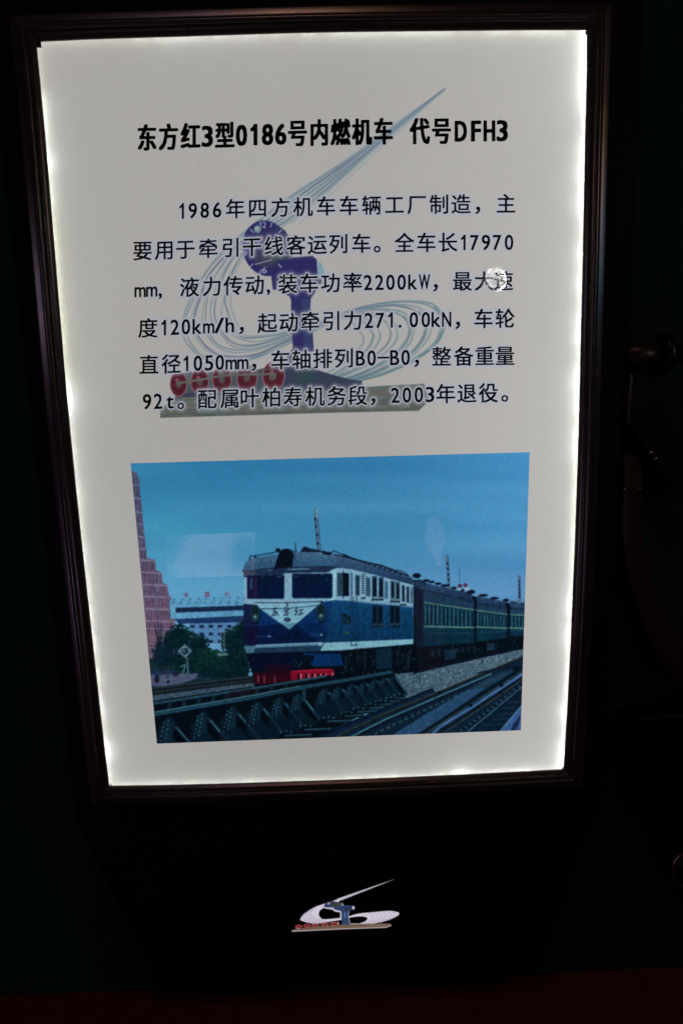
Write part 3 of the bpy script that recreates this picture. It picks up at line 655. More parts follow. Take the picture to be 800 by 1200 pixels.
    C.poly([(x, y - 3 + (x - 176) * .006) for x, y in beam] + [(x, y + 3.6 - (x - 176) * .008) for x, y in beam[::-1]], (34, 72, 88))
    C.line([(x, y + 1.2) for x, y in beam], 1.4, (44, 86, 102)); C.line([(x, y + 3) for x, y in beam], .8, (16, 40, 54))
    x = 178.
    while x < 352:
        y = np.interp(x, bx, by); C.ell(x, y - 1.6, 1.15, 1.2, (96, 136, 146), .9); C.ell(x + .4, y - .6, 1.1, .7, (20, 48, 60), .7); x += 2.9 - (x - 178) * .004
    while x < 458:
        y = np.interp(x, bx, by); C.ell(x, y - 1.2, .8, .7, (70, 108, 120), .7); x += 2.4
    struts = [((206.6, 853), (224, 873)), ((246, 844.5), (270, 873)), ((279.7, 837.5), (305, 868)), ((308.7, 831.4), (329.8, 857.7)), ((333.9, 825), (354, 850.4)), ((355.8, 819.6), (374.5, 843)), ((385, 812), (403, 835)),
              ((401, 808.6), (417.6, 829.4)), ((416.5, 805), (431.6, 825)), ((429.6, 802), (444, 821.6)), ((442, 799), (455.7, 817.5)), ((453, 796), (466, 814)), ((462.6, 794), (476, 812))]
    plate = (14, 38, 52)
    for k, ((xa, ya), (xb, yb)) in enumerate(struts):
        s = 1 - k * .05; yt = np.interp(xa - 8 * s, bx, by) + 4
        C.poly([(xa - 10 * s, yt + 3 * s), (xa - 4 * s, yt + 2), (xa, ya - 4 * s), (xb + 1, yb - 1), (xb - 5 * s, yb + 9 * s), (xa - 16 * s, yb + 12 * s), (xa - 24 * s, yb), (xa - 24 * s, yt + 22 * s)], plate, .75)
        # dark opening below the strut
        C.poly([(xa - 3 * s, ya + 3 * s), (xa, ya + 1.5), (xb - 2.5, yb - .5), (xb - 4, yb + 3 * s), (xb - 11 * s, yb + 1 * s), (xa - 4.5 * s, ya + 12 * s)], (3, 9, 16))
        C.poly([(xa - 17 * s, yt + 14 * s), (xa - 11 * s, yt + 4 * s), (xa - 5 * s, yt + 12 * s), (xa - 3 * s, ya + 14 * s), (xa - 14 * s, ya + 20 * s)], (20, 50, 64), .8)
        for j in range(int(6 * s) + 1):
            for q in (0, 1):
                C.ell(xa - (9 + 5.5 * q) * s - j * .9, yt + (7 + j * 5.2) * s + q * 2.4, 1.05 * s, 1.0 * s, (84, 128, 138), .9); C.ell(xa - (9 + 5.5 * q) * s - j * .9 + .5, yt + (8 + j * 5.2) * s + q * 2.4, 1.0 * s, .6 * s, (6, 20, 30), .6)
        C.line([(xa - 6 * s, ya - 6 * s), (xa, ya)], 1.0, (36, 70, 84), .7)
        C.line([(xa, ya), (xb, yb)], 2.6 * s ** .5, (30, 66, 80)); C.line([(xa + .9, ya - .6), (xb + .9, yb - .6)], 1.1, (84, 128, 138) if k % 2 else (66, 108, 120))
    C.poly([(354, 806), (358.4, 805), (358.4, 822), (355, 822)], (34, 66, 80)); 
    for (xa, ya), (xb, yb) in (((334, 862), (365, 860.6)), ((356.6, 854.8), (387.5, 853.6)), ((384, 845.2), (411, 844)), ((404.6, 839), (426, 837.6)), ((419, 834.2), (440, 833)), ((433, 829.6), (452, 828.6)), ((445, 825.4), (463, 824.4)), ((457, 821.8), (472, 820.8)), ((467, 818.2), (477, 817.4))):
        C.line([(xa, ya + 1.6), (xb, yb + 1.6)], 2.2, (12, 34, 44)); C.line([(xa, ya), (xb, yb)], 1.4, (56, 94, 104))
        for j in range(3): C.ell(xa - 5 + j * 6, ya - 4 - j % 2, 1.0, .9, (96, 140, 146), .8)
    # ---- rails in front on the right
    C.poly([(350, 876), (400, 850), (440, 833), (506, 806), (512, 812), (500, 823), (436, 849), (405, 868), (392, 876)], (22, 44, 66))
    C.poly([(352, 876), (402, 853), (506, 809), (506, 806.5), (400, 849.6), (344, 876)], (12, 28, 44), .9)
    C.poly([(380, 876), (506, 814), (560, 792), (624, 765), (624, 876)], (18, 40, 58))
    C.line([(385, 870), (400, 861), (450, 838), (510, 813.6), (560, 792), (624, 765.5)], 2.4, (24, 32, 34)); C.line([(386, 868.4), (400, 860), (450, 836.4), (510, 812), (560, 790.8), (624, 764)], 1.1, (72, 78, 70))
    C.line([(405, 866.5), (450, 843.6), (500, 822.2), (520, 813.4), (575, 789.6)], 1.7, (80, 130, 142)); C.line([(407, 869), (450, 847), (500, 825.5), (560, 799)], 2.2, (12, 28, 40))
    for k in range(56):
        q = k / 56; x = 428 + (562 - 428) * q; y = np.interp(x, [428, 450, 500, 562], [864, 853, 829.5, 801.5]); C.poly([(x, y), (x + 2.0 - q, y - 1), (x + 3 - q, y + 1.6), (x + .9, y + 2.4)], (66, 104, 112) if k % 3 else (10, 26, 34), .8)
    C.poly([(446, 870), (500, 836), (549.5, 807.6), (570.5, 805), (500, 855), (484, 868)], (50, 86, 116)); C.poly([(549.5, 807.4), (560, 800), (580, 790), (604, 783), (606, 788), (570.5, 805.4)], (34, 64, 84))
    for k in range(9): C.line([(556 + k * 5, 806 - k * 2.4), (572 + k * 3.4, 801 - k * 1.7)], .8, (56, 90, 106), .7)
    C.line([(478, 868), (500, 854.8), (550, 822), (605, 786.6)], 2.6, (8, 20, 30)); C.line([(486, 868), (500, 859), (550, 826.5), (611, 788)], 2.4, (50, 70, 74))
    C.line([(495, 870), (515, 852), (560, 824), (611, 790.4)], 3.0, (78, 116, 158)); C.line([(503, 870), (518, 857), (560, 829), (612, 793.8)], 2.2, (16, 24, 32)); C.line([(507, 870), (520, 858.4), (561, 831), (612, 796)], 1.4, (66, 74, 70))
    for k in range(34):
        q = k / 34; x = 524 + 88 * q; y = np.interp(x, [524, 561, 612], [866, 839, 800]); C.poly([(x - 2, y + 1), (x + 2, y - 2), (x + 5 - 2 * q, y + .8), (x + 1, y + 4 - 2 * q)], (8, 20, 32) if k % 2 else (50, 80, 94), .9)
    C.poly([(540, 870), (548, 858), (612, 805), (612, 828), (583, 860), (575, 870)], (14, 34, 54)); C.line([(540, 864), (612, 804.4)], .9, (88, 132, 152))
    for yy, xa, xb in ((850, 567, 590), (843.4, 577, 596), (837, 584, 600), (823, 596, 609), (829.6, 590, 604)):
        for q in np.arange(xa, xb, 2.6): C.ell(q, yy - (q - xa) * .05 + r.uniform(-.5, .5), .9, .6, (72, 108, 120), .7)
    C.poly([(578, 870), (586, 856), (612, 826), (612, 870)], (70, 100, 144)); C.line([(583, 860), (612, 825.6)], 1.2, (100, 150, 170)); C.poly([(594, 866), (601, 848), (610, 838), (608, 846), (604, 856), (600, 866)], (28, 44, 76), .9)
    C.ell(604.6, 784.4, 4.2, 2.8, (6, 12, 18)); C.line([(560, 789), (580, 784), (598, 782), (606, 785)], 1.8, (14, 28, 38))
    for q in ((551, 826.5), (587, 803), (586, 811.5), (514, 812)): C.ell(q[0], q[1], 2.6, 2, (6, 16, 24))
    C.line([(489.8, 789), (490.4, 803)], 2, (84, 120, 124)); C.line([(491, 790), (491.6, 803)], .7, (10, 20, 26)); C.line([(564.6, 773), (564.8, 777.6)], 1.1, (20, 34, 44)); C.line([(581.6, 767), (581.6, 773)], .8, (120, 150, 150))
    C.line([(478, 807.6), (500, 806.6), (520, 800)], .9, (60, 90, 96), .8)
    # softness and grain of an enlarged old slide
    on = (np.abs(C.a - SKY).max(-1) > 1.5)[..., None]
    v_ = np.clip(C.a, 0, 255) / 255
    lift = np.array([2., 7., 11.]) * (1 - v_)
    C.a = np.where(on, 255 * v_ ** 1.25 * np.array([.96, .95, .97]) + lift, C.a)
    C.blur(.50)
    un = lambda sg: (lambda q: q / q.std())(blur(rng.normal(0, 1, (H, W)), sg))
    amp = np.where(on[..., 0], 1.0 - .55 * np.clip(C.a.mean(-1) / 150, 0, 1), .10)
    C.a *= (1 + (un(1.3) * .075 + un(3.6) * .06) * amp)[..., None]
    lum = C.a.mean(-1) * np.where(on[..., 0], 1, .45)
    C.a[..., 0] += un(5.0) * (.6 + lum * .006); C.a[..., 2] += un(5.5) * (.6 + lum * .006); C.a[..., 1] += un(6.0) * (.4 + lum * .004)
    C.a = np.clip(C.a, 1, 250)
    return C

# ------------------------------------------------------------------ the pale sculpture printed behind the text
def text_mask(C, items, grow):
    m = np.zeros((C.h, C.w), bool)
    for V, F in items:
        for tr in F:
            sl, mm = C.mask_poly(V[list(tr)])
            if mm is not None: m[sl[2]:sl[3], sl[0]:sl[1]] |= mm
    # true dilation by distance, through a row/column running maximum of a disc
    n = int(grow * C.ss); out = m.copy(); P = np.pad(m, n)
    for dy in range(-n, n + 1):
        wx = int(math.sqrt(max(0, n * n - dy * dy)))
        for dx in range(-wx, wx + 1, 1):
            out |= P[n + dy:n + dy + C.h, n + dx:n + dx + C.w]
    return out

def paint_text_ground():
    C = Canvas(146, 96, 616, 502, 3, BASE)
    H, W = C.h, C.w
    O = [(521, 104), (430, 171), (345, 227), (300, 261), (262, 295), (236, 326), (223, 350), (216, 374), (217, 394), (232, 416), (258, 426), (295, 421), (330, 406), (367, 389), (400, 369), (419, 361), (450, 354.5), (477, 352), (502, 355), (515, 363),
         (521, 376), (520, 386), (514, 399), (502, 411), (487, 420.5), (471, 429), (440, 441), (395, 450), (350, 459)]
    I = [(521, 105), (442, 172), (362, 243), (335, 262), (300, 284), (284, 306), (276, 325), (271, 347), (273, 364), (281, 382), (288, 391), (305, 394), (330, 389), (355, 381), (385, 374), (398, 373), (406, 374), (413, 378), (418, 383), (422, 388),
         (425, 393), (425, 398), (423, 404), (418, 411), (410, 419), (400, 427), (384, 437), (365, 448), (345, 459)]
    O = np.array(O, float); I = np.array(I, float)
    g = np.random.default_rng(4)
    # fan of the spear
    for k in range(7):
        a = np.array([521, 104.5]); b = np.array([300 + k * 8.5, 262 - k * 1.0 + (k * .9)]); C.line([a, a + (b - a) * .5, b], 1.3, (128, 154, 166), .55, w1=1.7)
    C.poly([(522, 103), (462, 150), (425, 181), (395, 206), (390, 203), (424, 174), (460, 144)], (136, 154, 164), .4)
    for k, q in enumerate([0, .05, .17, .24, .38, .44, .58, .66, .80, .88, 1.0]):
        j = (g.normal(0, 1, O.shape) * np.array([1.0, .8])); j[:3] *= .2; j[12:] *= .45
        K = O * (1 - q) + I * q + j
        S = spline(K, 200)
        c = [(108, 132, 142), (92, 116, 130), (120, 140, 148), (82, 94, 120)][k % 4]
        C.line(S, 1.5 if k % 3 else 2.1, c, .88)
        C.line(S[110:190] + [.8, .8], 1.5, (100, 130, 138), .55)
        C.line(S + [0.5, -.7], .5, (166, 178, 184), .6)
    # thicker returning strands of the right loop
    for q, wd in ((.02, 3.4), (.22, 2.2), (.42, 1.8)):
        S = spline(O * (1 - q) + I * q, 200)[130:196]; C.line(S, wd, (108, 136, 144), .8); C.line(S + [0, wd * .4], .6, (58, 88, 92), .8)
    # plinth of bricks
    pl = [(188, 479.5), (206, 465), (330, 457), (424, 454), (497, 450), (503, 469), (490, 481), (400, 483), (188, 489.4)]
    C.poly(pl, (92, 102, 98))
    sl, pm = C.mask_poly(pl); keep = C.a.copy()
    for row in range(6):
        y0 = 458 + row * 5.6
        for k in range(26):
            x = 188 + k * 13 + (row % 2) * 6; q = g.uniform(-14, 10)
            t = (x - 188) / 310.
            C.rect(x + .5, y0 + 6 - t * 8, x + 12.4, y0 + 11 - t * 8, np.array([90, 100, 96]) + q + np.array([6, -1, -3]) * g.uniform(-1, 2), .8)
            C.line([(x, y0 + 11.3 - t * 8), (x + 13, y0 + 11 - t * 8)], .6, (66, 76, 72), .8)
    new = C.a.copy(); C.a = keep; a, b, c_, d = sl; sub = C.a[c_:d, a:b]; sub[pm] = new[c_:d, a:b][pm]
    C.line([(188, 489), (400, 482.8), (490, 480.8), (502, 469)], 1.1, (70, 74, 74), .8); C.line([(330, 457), (424, 454), (497, 450)], .9, (86, 92, 100), .8)
    # base and stem
    C.poly([(200, 455), (330, 427), (343, 408), (368, 432), (389, 439), (408, 444), (424, 446.5), (424, 455), (330, 460), (206, 466)], (54, 62, 82))
    C.poly([(343, 440), (366, 436), (372, 446), (350, 450)], (44, 72, 76), .7)
    C.poly([(337, 343), (341, 352), (341, 372), (343.4, 412), (367.6, 412), (366.6, 393), (363.6, 359), (364.2, 350), (370, 341)], (46, 46, 96)); C.poly([(354, 350), (363, 350), (365, 380), (366, 410), (356, 410)], (58, 70, 112), .6)
    # clock body
    C.poly([(372, 305), (377, 309), (380.6, 321), (377, 334), (372, 330)], (118, 156, 172)); C.poly([(372, 326), (377, 328), (376, 333), (372, 333)], (60, 70, 80))
    pur = (44, 42, 94)
    C.poly([(318, 305), (343, 301.6), (366, 299.6), (371, 304), (372.4, 328), (370, 341), (337, 347), (333, 341), (330, 330), (325, 330), (324, 340), (319.6, 339.4), (317.6, 322)], pur)
    C.ell(312, 291, 27.5, 33, pur, rot=-.25); C.poly([(322, 262), (334, 270), (341, 282), (345, 298), (338, 304), (320, 290)], (52, 54, 96))
    C.ell(311, 293, 17, 21, (58, 60, 84), .85, rot=-.2); C.poly([(300, 275), (324, 268), (330, 284), (312, 296), (300, 294)], (48, 50, 92), .9); C.ell(316, 296, 11, 12, (66, 70, 84), .7)
    C.poly([(318, 294), (342, 296), (344, 303), (320, 306)], (62, 74, 80), .8)
    for k in range(12):
        a = k * math.pi / 6 - .25; 
        if k in (0, 3, 6, 9): continue
        p = np.array([math.sin(a) * 23.5, -math.cos(a) * 28.5]) + [311.5, 291]; e = np.array([math.sin(a), -math.cos(a)]) * 2.6; C.line([p - e, p + e], 1.0, (176, 184, 216), .9)
    for s, x, y in (('12', 307.4, 263.4), ('9', 286.8, 297), ('6', 309.8, 316.4)):
        xs = [x - 2.6, x + 2.2] if len(s) == 2 else [x]
        for V, F in lay(s, xs, [(0, y), (800, y)], 9.6, 8, 4.4 if len(s) == 2 else 5.4, {'1': 2.2}):
            for tr in F: C.poly(V[list(tr)], (172, 184, 212), .95)
    C.line([(299, 309.8), (319, 304.2)], 1.1, (150, 158, 180), .9); C.line([(303, 283), (297, 296)], 1.0, (150, 150, 186), .7)
    C.ell(301.7, 268.6, 4.4, 4.8, (116, 142, 146)); C.ell(301.7, 268.6, 4.4, 4.8, (70, 86, 110), .9, ring=.8); C.ell(301, 267.6, 1.8, 1.8, (160, 178, 178), .8)
    C.ell(307, 279, 2, 3.4, (140, 110, 150), .7)
    # driving wheels
    for x in (221.5, 247, 275, 305): C.ell(x, 448, 9, 13, (72, 84, 92), .85)
    for x, y, rx, ry in ((209.4, 450, 10.4, 15), (234.2, 447.4, 11, 15.4), (260, 445, 11.6, 16), (289.4, 443, 12.4, 16.4), (320.6, 440.4, 13.4, 17)):
        C.ell(x, y, rx, ry, (140, 116, 132)); C.ell(x, y, rx - .9, ry - .9, (96, 36, 48)); C.ell(x, y, rx - 3, ry - 3, (80, 32, 42))
        for k in range(8):
            a = k * .785 + .2; C.ell(x + math.cos(a) * rx * .62, y + math.sin(a) * ry * .62, 1.5, 2.1, (66, 26, 48), .8)
        C.ell(x, y, 3.6, 4.4, (84, 78, 80), .9); C.ell(x - 2, y - 5, 2, 1.6, (200, 130, 160), .5)
    C.line([(209, 449), (234, 445), (262, 440), (322, 438)], 2.6, (96, 98, 94)); C.line([(255, 437), (326, 432)], 1.5, (88, 88, 88)); C.ell(260, 438.4, 4, 4.6, (88, 92, 88)); C.ell(319, 442, 3.4, 3.4, (92, 98, 92)); C.ell(319, 442, 1.4, 1.4, (60, 60, 62))
    C.blur(.38)
    gy = C.a.mean(-1, keepdims=True); C.a = gy + (C.a - gy) * .95
    # white outline kept clear round the body text; a faint one round the title
    items = [it for kd, L in LINES if kd == 'body' for it in L]
    m = text_mask(C, items, 2.3)
    halo = blur(m.astype(float), 1.2)[..., None]
    hc = np.array([164, 170, 184.])
    C.a = C.a * (1 - halo) + hc * halo
    g2 = blur(text_mask(C, items, 4.0).astype(float), 4.5)[..., None]
    near = (1 - halo) * g2 * .4
    C.a = C.a * (1 - near) + np.array([164, 167, 176.]) * near
    X, Y = np.meshgrid(C.X, C.Y)
    un = lambda sg: (lambda q: q / q.std())(blur(rng.normal(0, 1, (H, W)), sg))
    C.a *= (1 + un(1.2) * .005)[..., None]
    C.a[..., 0] += un(7) * .5; C.a[..., 2] += un(7) * .5
    # fade to the plain paper tint at the borders of the block
    f = np.clip(np.minimum(np.minimum(X - 148, 614 - X), np.minimum(Y - 98, 500 - Y)) / 7, 0, 1)[..., None]
    C.a = np.array(BASE, float) * (1 - f) + C.a * f
    return C

# ------------------------------------------------------------------ grid of ink on the film
FILM_Y = 0.0035
def ink_grid(name, C, quadpts, y, step, parent, m):
    """flat sheet over the straight-sided rectangle given by photo points, coloured from the painter's canvas"""
    xs, zs = onplane([p[0] for p in quadpts], [p[1] for p in quadpts], y)
    # corners: TL, TR, BR, BL
    nx = int((abs(xs[1] - xs[0])) / step); nz = int((abs(zs[0] - zs[3])) / step)
    u = np.linspace(0, 1, nx + 1)[None, :]; v = np.linspace(0, 1, nz + 1)[:, None]
    GX = (xs[0] * (1 - u) + xs[1] * u) * (1 - v) + (xs[3] * (1 - u) + xs[2] * u) * v
    GZ = (zs[0] * (1 - u) + zs[1] * u) * (1 - v) + (zs[3] * (1 - u) + zs[2] * u) * v
    px, py = project(GX, y, GZ)
    col = srgb(C.sample(px, py))
    col = np.clip(col / L0, 0, 1)
    co = np.stack([GX, np.full_like(GX, y), GZ + UP[2]], -1).reshape(-1, 3)
    idx = np.arange((nx + 1) * (nz + 1)).reshape(nz + 1, nx + 1)
    q = np.stack([idx[1:, :-1], idx[1:, 1:], idx[:-1, 1:], idx[:-1, :-1]], -1).reshape(-1, 4)
    return grid_mesh(name, co, q, col.reshape(-1, 3), m, parent)

def grid_mesh(name, co, q, col, m, parent):
    me = bpy.data.meshes.new(name)
    me.vertices.add(len(co)); me.vertices.foreach_set('co', co.astype(np.float32).ravel())
    me.loops.add(q.size); me.loops.foreach_set('vertex_index', q.astype(np.int32).ravel())
    me.polygons.add(len(q)); me.polygons.foreach_set('loop_start', np.arange(0, q.size, 4, dtype=np.int32))
    me.update(calc_edges=True)
    at = me.color_attributes.new('ink', 'FLOAT_COLOR', 'POINT')
    at.data.foreach_set('color', np.c_[col, np.ones(len(col))].astype(np.float32).ravel())
    me.materials.append(m)
    o = bpy.data.objects.new(name, me); COL.objects.link(o)
    if parent: setparent(o, parent)
    return o

def setparent(o, p):
    o.parent = p; o.matrix_parent_inverse = Matrix.Translation(p.location).inverted()

def world(name, v, f, m, parent=None, smooth=False, kind=None):
    """mesh given in sign-centred metres; lifted to the floor"""
    o = link(name, [(a, b, c + UP[2]) for a, b, c in v], f, m, None, smooth, kind)
    if parent: setparent(o, parent)
    return o

# ================================================================== THE SETTING
s = 7.0
def sheet(name, v, m):
    o = world(name, v, [(0, 1, 2, 3)], m); o['kind'] = 'structure'; return o
FZ = FLOOR_Z
# floor: joined carpet sheets
def box(x0, x1, y0, y1, z0, z1):
    v = [(x, y, z) for x in (x0, x1) for y in (y0, y1) for z in (z0, z1)]
    f = [(0, 1, 3, 2), (4, 6, 7, 5), (0, 4, 5, 1), (2, 3, 7, 6), (0, 2, 6, 4), (1, 5, 7, 3)]
    return v, f
v, f = box(-5, 5, -6, WALL_Y + .4, FZ - .05, FZ); o = world('floor', v, f, M_FLOOR); o['kind'] = 'structure'
v, f = box(-5, 5, WALL_Y, WALL_Y + .1, FZ - .04, 3.0); o = world('wall', v, f, M_WALL); o['kind'] = 'structure'

# ================================================================== THE SIGN CABINET
def pt(px, py, y): a, b = onplane(px, py, y); return float(a), float(b)
BODY_Y = 0.019
sign = empty('display_cabinet', (0, BODY_Y, FZ), 'tall black cabinet with a tapered foot holding the lit framed sign', 'cabinet')
bl = [pt(85, 905, BODY_Y), pt(87, 957, BODY_Y), pt(184, 1163, BODY_Y)]
br = [pt(708, 880, BODY_Y), pt(706, 935, BODY_Y), pt(632, 1144, BODY_Y)]
tl = pt(-4, 20, BODY_Y); tr = pt(752, 20, BODY_Y)
top = 0.62
xL = (bl[0][0] + bl[1][0]) / 2; xR = (br[0][0] + br[1][0]) / 2
xLt = xL + (xL - xL) ; zS = (bl[1][1] + br[1][1]) / 2; zB = (bl[2][1] + br[2][1]) / 2
xRt = pt(735, 420, BODY_Y)[0]
outline = [(bl[2][0], zB), (br[2][0], zB), (xR, zS), (xRt, 0.15), (xRt, top), (xL - .004, top), (xL, zS)]
v, f = bevel_prism(outline, BODY_Y, WALL_Y, 0.003)
world('front_panel', v, f, M_BODY, sign)

# ------------------------------------------------------------------ backlit sign in its frame
box_e = empty('lightbox_sign', (0, 0, -0.45), 'glowing white railway information sign with train picture in dark bronze frame', 'sign')

# inner edge of the frame, measured side by side (photo px)
edgeL = [(42.5, 48.5), (52.2, 150), (60.6, 250), (68.8, 350), (77.2, 450), (86.9, 550), (97.4, 650), (108.4, 750), (119, 845), (128, 921.5)]
edgeR = [(687.7, 34.8), (686.6, 110), (684.6, 200), (682.6, 300), (680.2, 400), (677.8, 500), (674.6, 600), (670.6, 700), (666, 800), (660, 902)]
edgeT = [(42.5, 48.5), (120, 45.2), (200, 42.8), (280, 40.2), (365, 37.8), (460, 36.4), (550, 35.5), (620, 34.9), (687.7, 34.8)]
edgeB = [(128, 921.5), (190, 920.7), (250, 919.3), (325, 917), (400, 914.5), (470, 911.6), (540, 908.3), (600, 905.4), (660, 902)]
def edge3(e, n=24):
    S = spline(e, n * 2); x, z = onplane(S[:, 0], S[:, 1], 0.0); return np.stack([x, z], 1)
# frame profile: u outward from the inner edge, h towards the viewer
prof = [(0.0, -0.0022), (0.0, 0.0), (0.0005, 0.0007), (0.0020, 0.0024), (0.0034, 0.0040), (0.0050, 0.0049), (0.0070, 0.0055), (0.0090, 0.0060)]
for k in range(11):
    a = math.pi * (0.93 - k / 10 * 0.80)
    prof.append((0.0125 + 0.0034 * math.cos(a), 0.0048 + 0.0036 * math.sin(a)))
prof += [(0.0166, 0.0055), (0.0180, 0.0051), (0.0236, 0.0034), (0.0250, 0.0026), (0.0255, 0.0012), (0.0256, -0.0188)]
def rail(name, e, nrm):
    """one mitred side of the frame; nrm = outward direction"""
    E = edge3(e); n = len(E); k = len(prof); V = []
    c0, c1 = E[0], E[-1]
    d = (c1 - c0) / np.linalg.norm(c1 - c0)
    L = np.linalg.norm(c1 - c0)
    for p in E:
        t = (p - c0) @ d
        for u, h in prof:
            # mitre: lengthen the outer points at both ends by 45 degrees
            q = (t / L) * (L + 2 * u) - u
            base = c0 + d * q + nrm * u + (p - c0 - d * t)
            V.append((base[0], -h, base[1]))
    F = []
    for i in range(n - 1):
        for j in range(k - 1):
            a, b = i * k + j, i * k + j + 1
            F.append((a, a + k, b + k, b))
    o = world(name, V, F, M_FRAME, box_e, True)
    me = o.data
    import bmesh
    bm = bmesh.new(); bm.from_mesh(me); bmesh.ops.recalc_face_normals(bm, faces=bm.faces[:])
    # keep the open shell facing the viewer
    s_ = sum(fc.normal.y * fc.calc_area() for fc in bm.faces)
    if s_ > 0: bmesh.ops.reverse_faces(bm, faces=bm.faces[:])
    bm.to_mesh(me); bm.free()
    for e_ in me.edges:
        pass
    return o
rail('frame_rail', edgeT, np.array([0., 1.])); rail('frame_rail', edgeB, np.array([0., -1.]))
rail('frame_rail', edgeL, np.array([-1., 0.])); rail('frame_rail', edgeR, np.array([1., 0.]))

W2, H2 = 0.3085, 0.4545                      # half size of film and guide, tucked under the frame
# film, ink, light guide and the edge strips
def rectv(x0, x1, z0, z1, y): return [(x0, y, z0), (x1, y, z0), (x1, y, z1), (x0, y, z1)]
world('film', rectv(-W2, W2, -H2, H2, FILM_Y), [(0, 1, 2, 3)], M_FILM, box_e)
GUIDE_Y = 0.0145
v, f = box(-W2, W2, GUIDE_Y, GUIDE_Y + .001, -H2, H2)
world('light_guide', v, f, M_GUIDE, box_e)

INK_Y = FILM_Y - 0.0004
PH = [(153.2, 543), (620.2, 529.8), (609.8, 855.8), (184, 871.5)]
TX = [(150, 110), (610, 98), (609.5, 492), (155, 500)]
def rect_of(P, y):
    x, z = onplane([p[0] for p in P], [p[1] for p in P], y)
    return [(float(a), float(b)) for a, b in zip(x, z)]
ph = rect_of(PH, INK_Y)
# text block: true rectangle
tx = rect_of([(149, 100), (614, 100), (612, 498), (152, 498)], INK_Y)
tx0, tx1 = tx[0][0] + .004, tx[1][0] - .012; tz1, tz0 = min(tx[0][1], tx[1][1]), max(tx[2][1], tx[3][1])
TXR = [(tx0, tz1), (tx1, tz1), (tx1, tz0), (tx0, tz0)]
TXpx = [tuple(float(q) for q in project(a, INK_Y, b)) for a, b in TXR]

CP = paint_photo(); CT = paint_text_ground()
M_PICT = M_PRINT
ink_grid('train_picture', CP, PH, INK_Y, 0.00066, box_e, M_PRINT)
ink_grid('text_background', CT, TXpx, INK_Y, 0.00066, box_e, M_PRINT)
# plain tinted margin round both blocks
def margin():
    V = [(-W2, H2), (W2, H2), (W2, -H2), (-W2, -H2)] + TXR + [ph[0], ph[1], ph[2], ph[3]]
    # strips: top, left of text, right of text, between, left of picture, right of picture, bottom
    V += [(-W2, tz1), (W2, tz1), (-W2, tz0), (W2, tz0), (-W2, ph[0][1]), (W2, ph[1][1]), (-W2, ph[3][1]), (W2, ph[2][1])]
    F = [(0, 12, 4, 5, 13, 1), (12, 14, 7, 4), (5, 6, 15, 13), (14, 16, 8, 9, 17, 15, 6, 7), (16, 18, 11, 8), (9, 10, 19, 17), (18, 3, 2, 19, 10, 11)]
    return [(x, INK_Y, z) for x, z in V], F
v, f = margin(); world('paper_tint', v, f, M_TINT, box_e)

# lettering: one flat printed object per line
TEXT_Y = INK_Y - 0.0003
for kd, L in LINES:
    V = []; F = []
    if kd == 'title': shifts = [(-1.15, -.65), (1.15, -.65), (1.15, .65), (-1.15, .65), (0, 0), (0, -.75), (0, .75)]
    else: shifts = [(-.36, -.28), (.36, .28), (.36, -.28), (-.36, .28)]
    for si, (dx, dy) in enumerate(shifts):
        for P, tr in L:
            b = len(V); x, z = onplane(P[:, 0] + dx, P[:, 1] + dy, TEXT_Y)
            V += [(float(a), TEXT_Y - si * .00004, float(c)) for a, c in zip(x, z)]
            F += [tuple(b + i for i in t) for t in tr]
    world('title_lettering' if kd == 'title' else 'text_line', V, F, M_INK, box_e)

# LED strips tucked along the inside of the frame, each lamp a small lit chip facing the middle
def led_strip():
    mats = [emit_mat('led_chip', c, s_) for c, s_ in (((.94, 1.0, .92), 38), ((.96, 1, .76), 28), ((.90, 1.0, .94), 85), ((1, .93, .84), 14), ((.97, 1, .93), 24))]
    def strip(e, nrm, off, power):
        S = spline(e, 60); x, z = onplane(S[:, 0], S[:, 1], FILM_Y); P = np.stack([x, z], 1) + np.array(nrm) * off
        seg = np.hypot(*(P[1:] - P[:-1]).T); cum = np.r_[0, np.cumsum(seg)]
        n = int(cum[-1] / .0105); V = []; F = []; MI = []; ln = random.Random(int(cum[-1] * 900) + int(nrm[0]) + 2 * int(nrm[1]))
        y0, y1 = FILM_Y + .0026, FILM_Y + .0052
        for k in range(n):
            t = (k + .5) * cum[-1] / n
            c = np.array([np.interp(t, cum, P[:, 0]), np.interp(t, cum, P[:, 1])])
            d = np.array([-nrm[1], nrm[0]]) * .0022; b = len(V)
            for s1, y in ((-1, y0), (1, y0), (1, y1), (-1, y1)): V.append((c[0] + d[0] * s1, y, c[1] + d[1] * s1))
            F.append((b, b + 1, b + 2, b + 3)); MI.append(power(c[0] if nrm[0] == 0 else c[1], ln))
        o = world('led_strip', V, F, mats[0], box_e); o['kind'] = 'stuff'
        for m_ in mats[1:]: o.data.materials.append(m_)
        for p_, i in zip(o.data.polygons, MI): p_.material_index = i
        if o.data.polygons[0].normal.dot(Vector((-nrm[0], 0, -nrm[1]))) < 0: o.data.flip_normals()
    strip(edgeL, (-1, 0), .0030, lambda c, g: 2 if (.318 < c < .335 or -.405 < c < -.385 or .05 < c < .075) else (1 if .08 < c < .28 else 3 if c > .39 else (4 if g.random() < .45 else 0)))
    strip(edgeR, (1, 0), .0030, lambda c, g: 2 if (g.random() < .25 or c > .36) else 0)
    strip(edgeT, (0, 1), .0030, lambda c, g: 3 if c < -.2 or g.random() < .3 else 4)
    strip(edgeB, (0, -1), .0030, lambda c, g: 2 if (.155 < c < .18) else (4 if g.random() < .7 else 0))
led_strip()

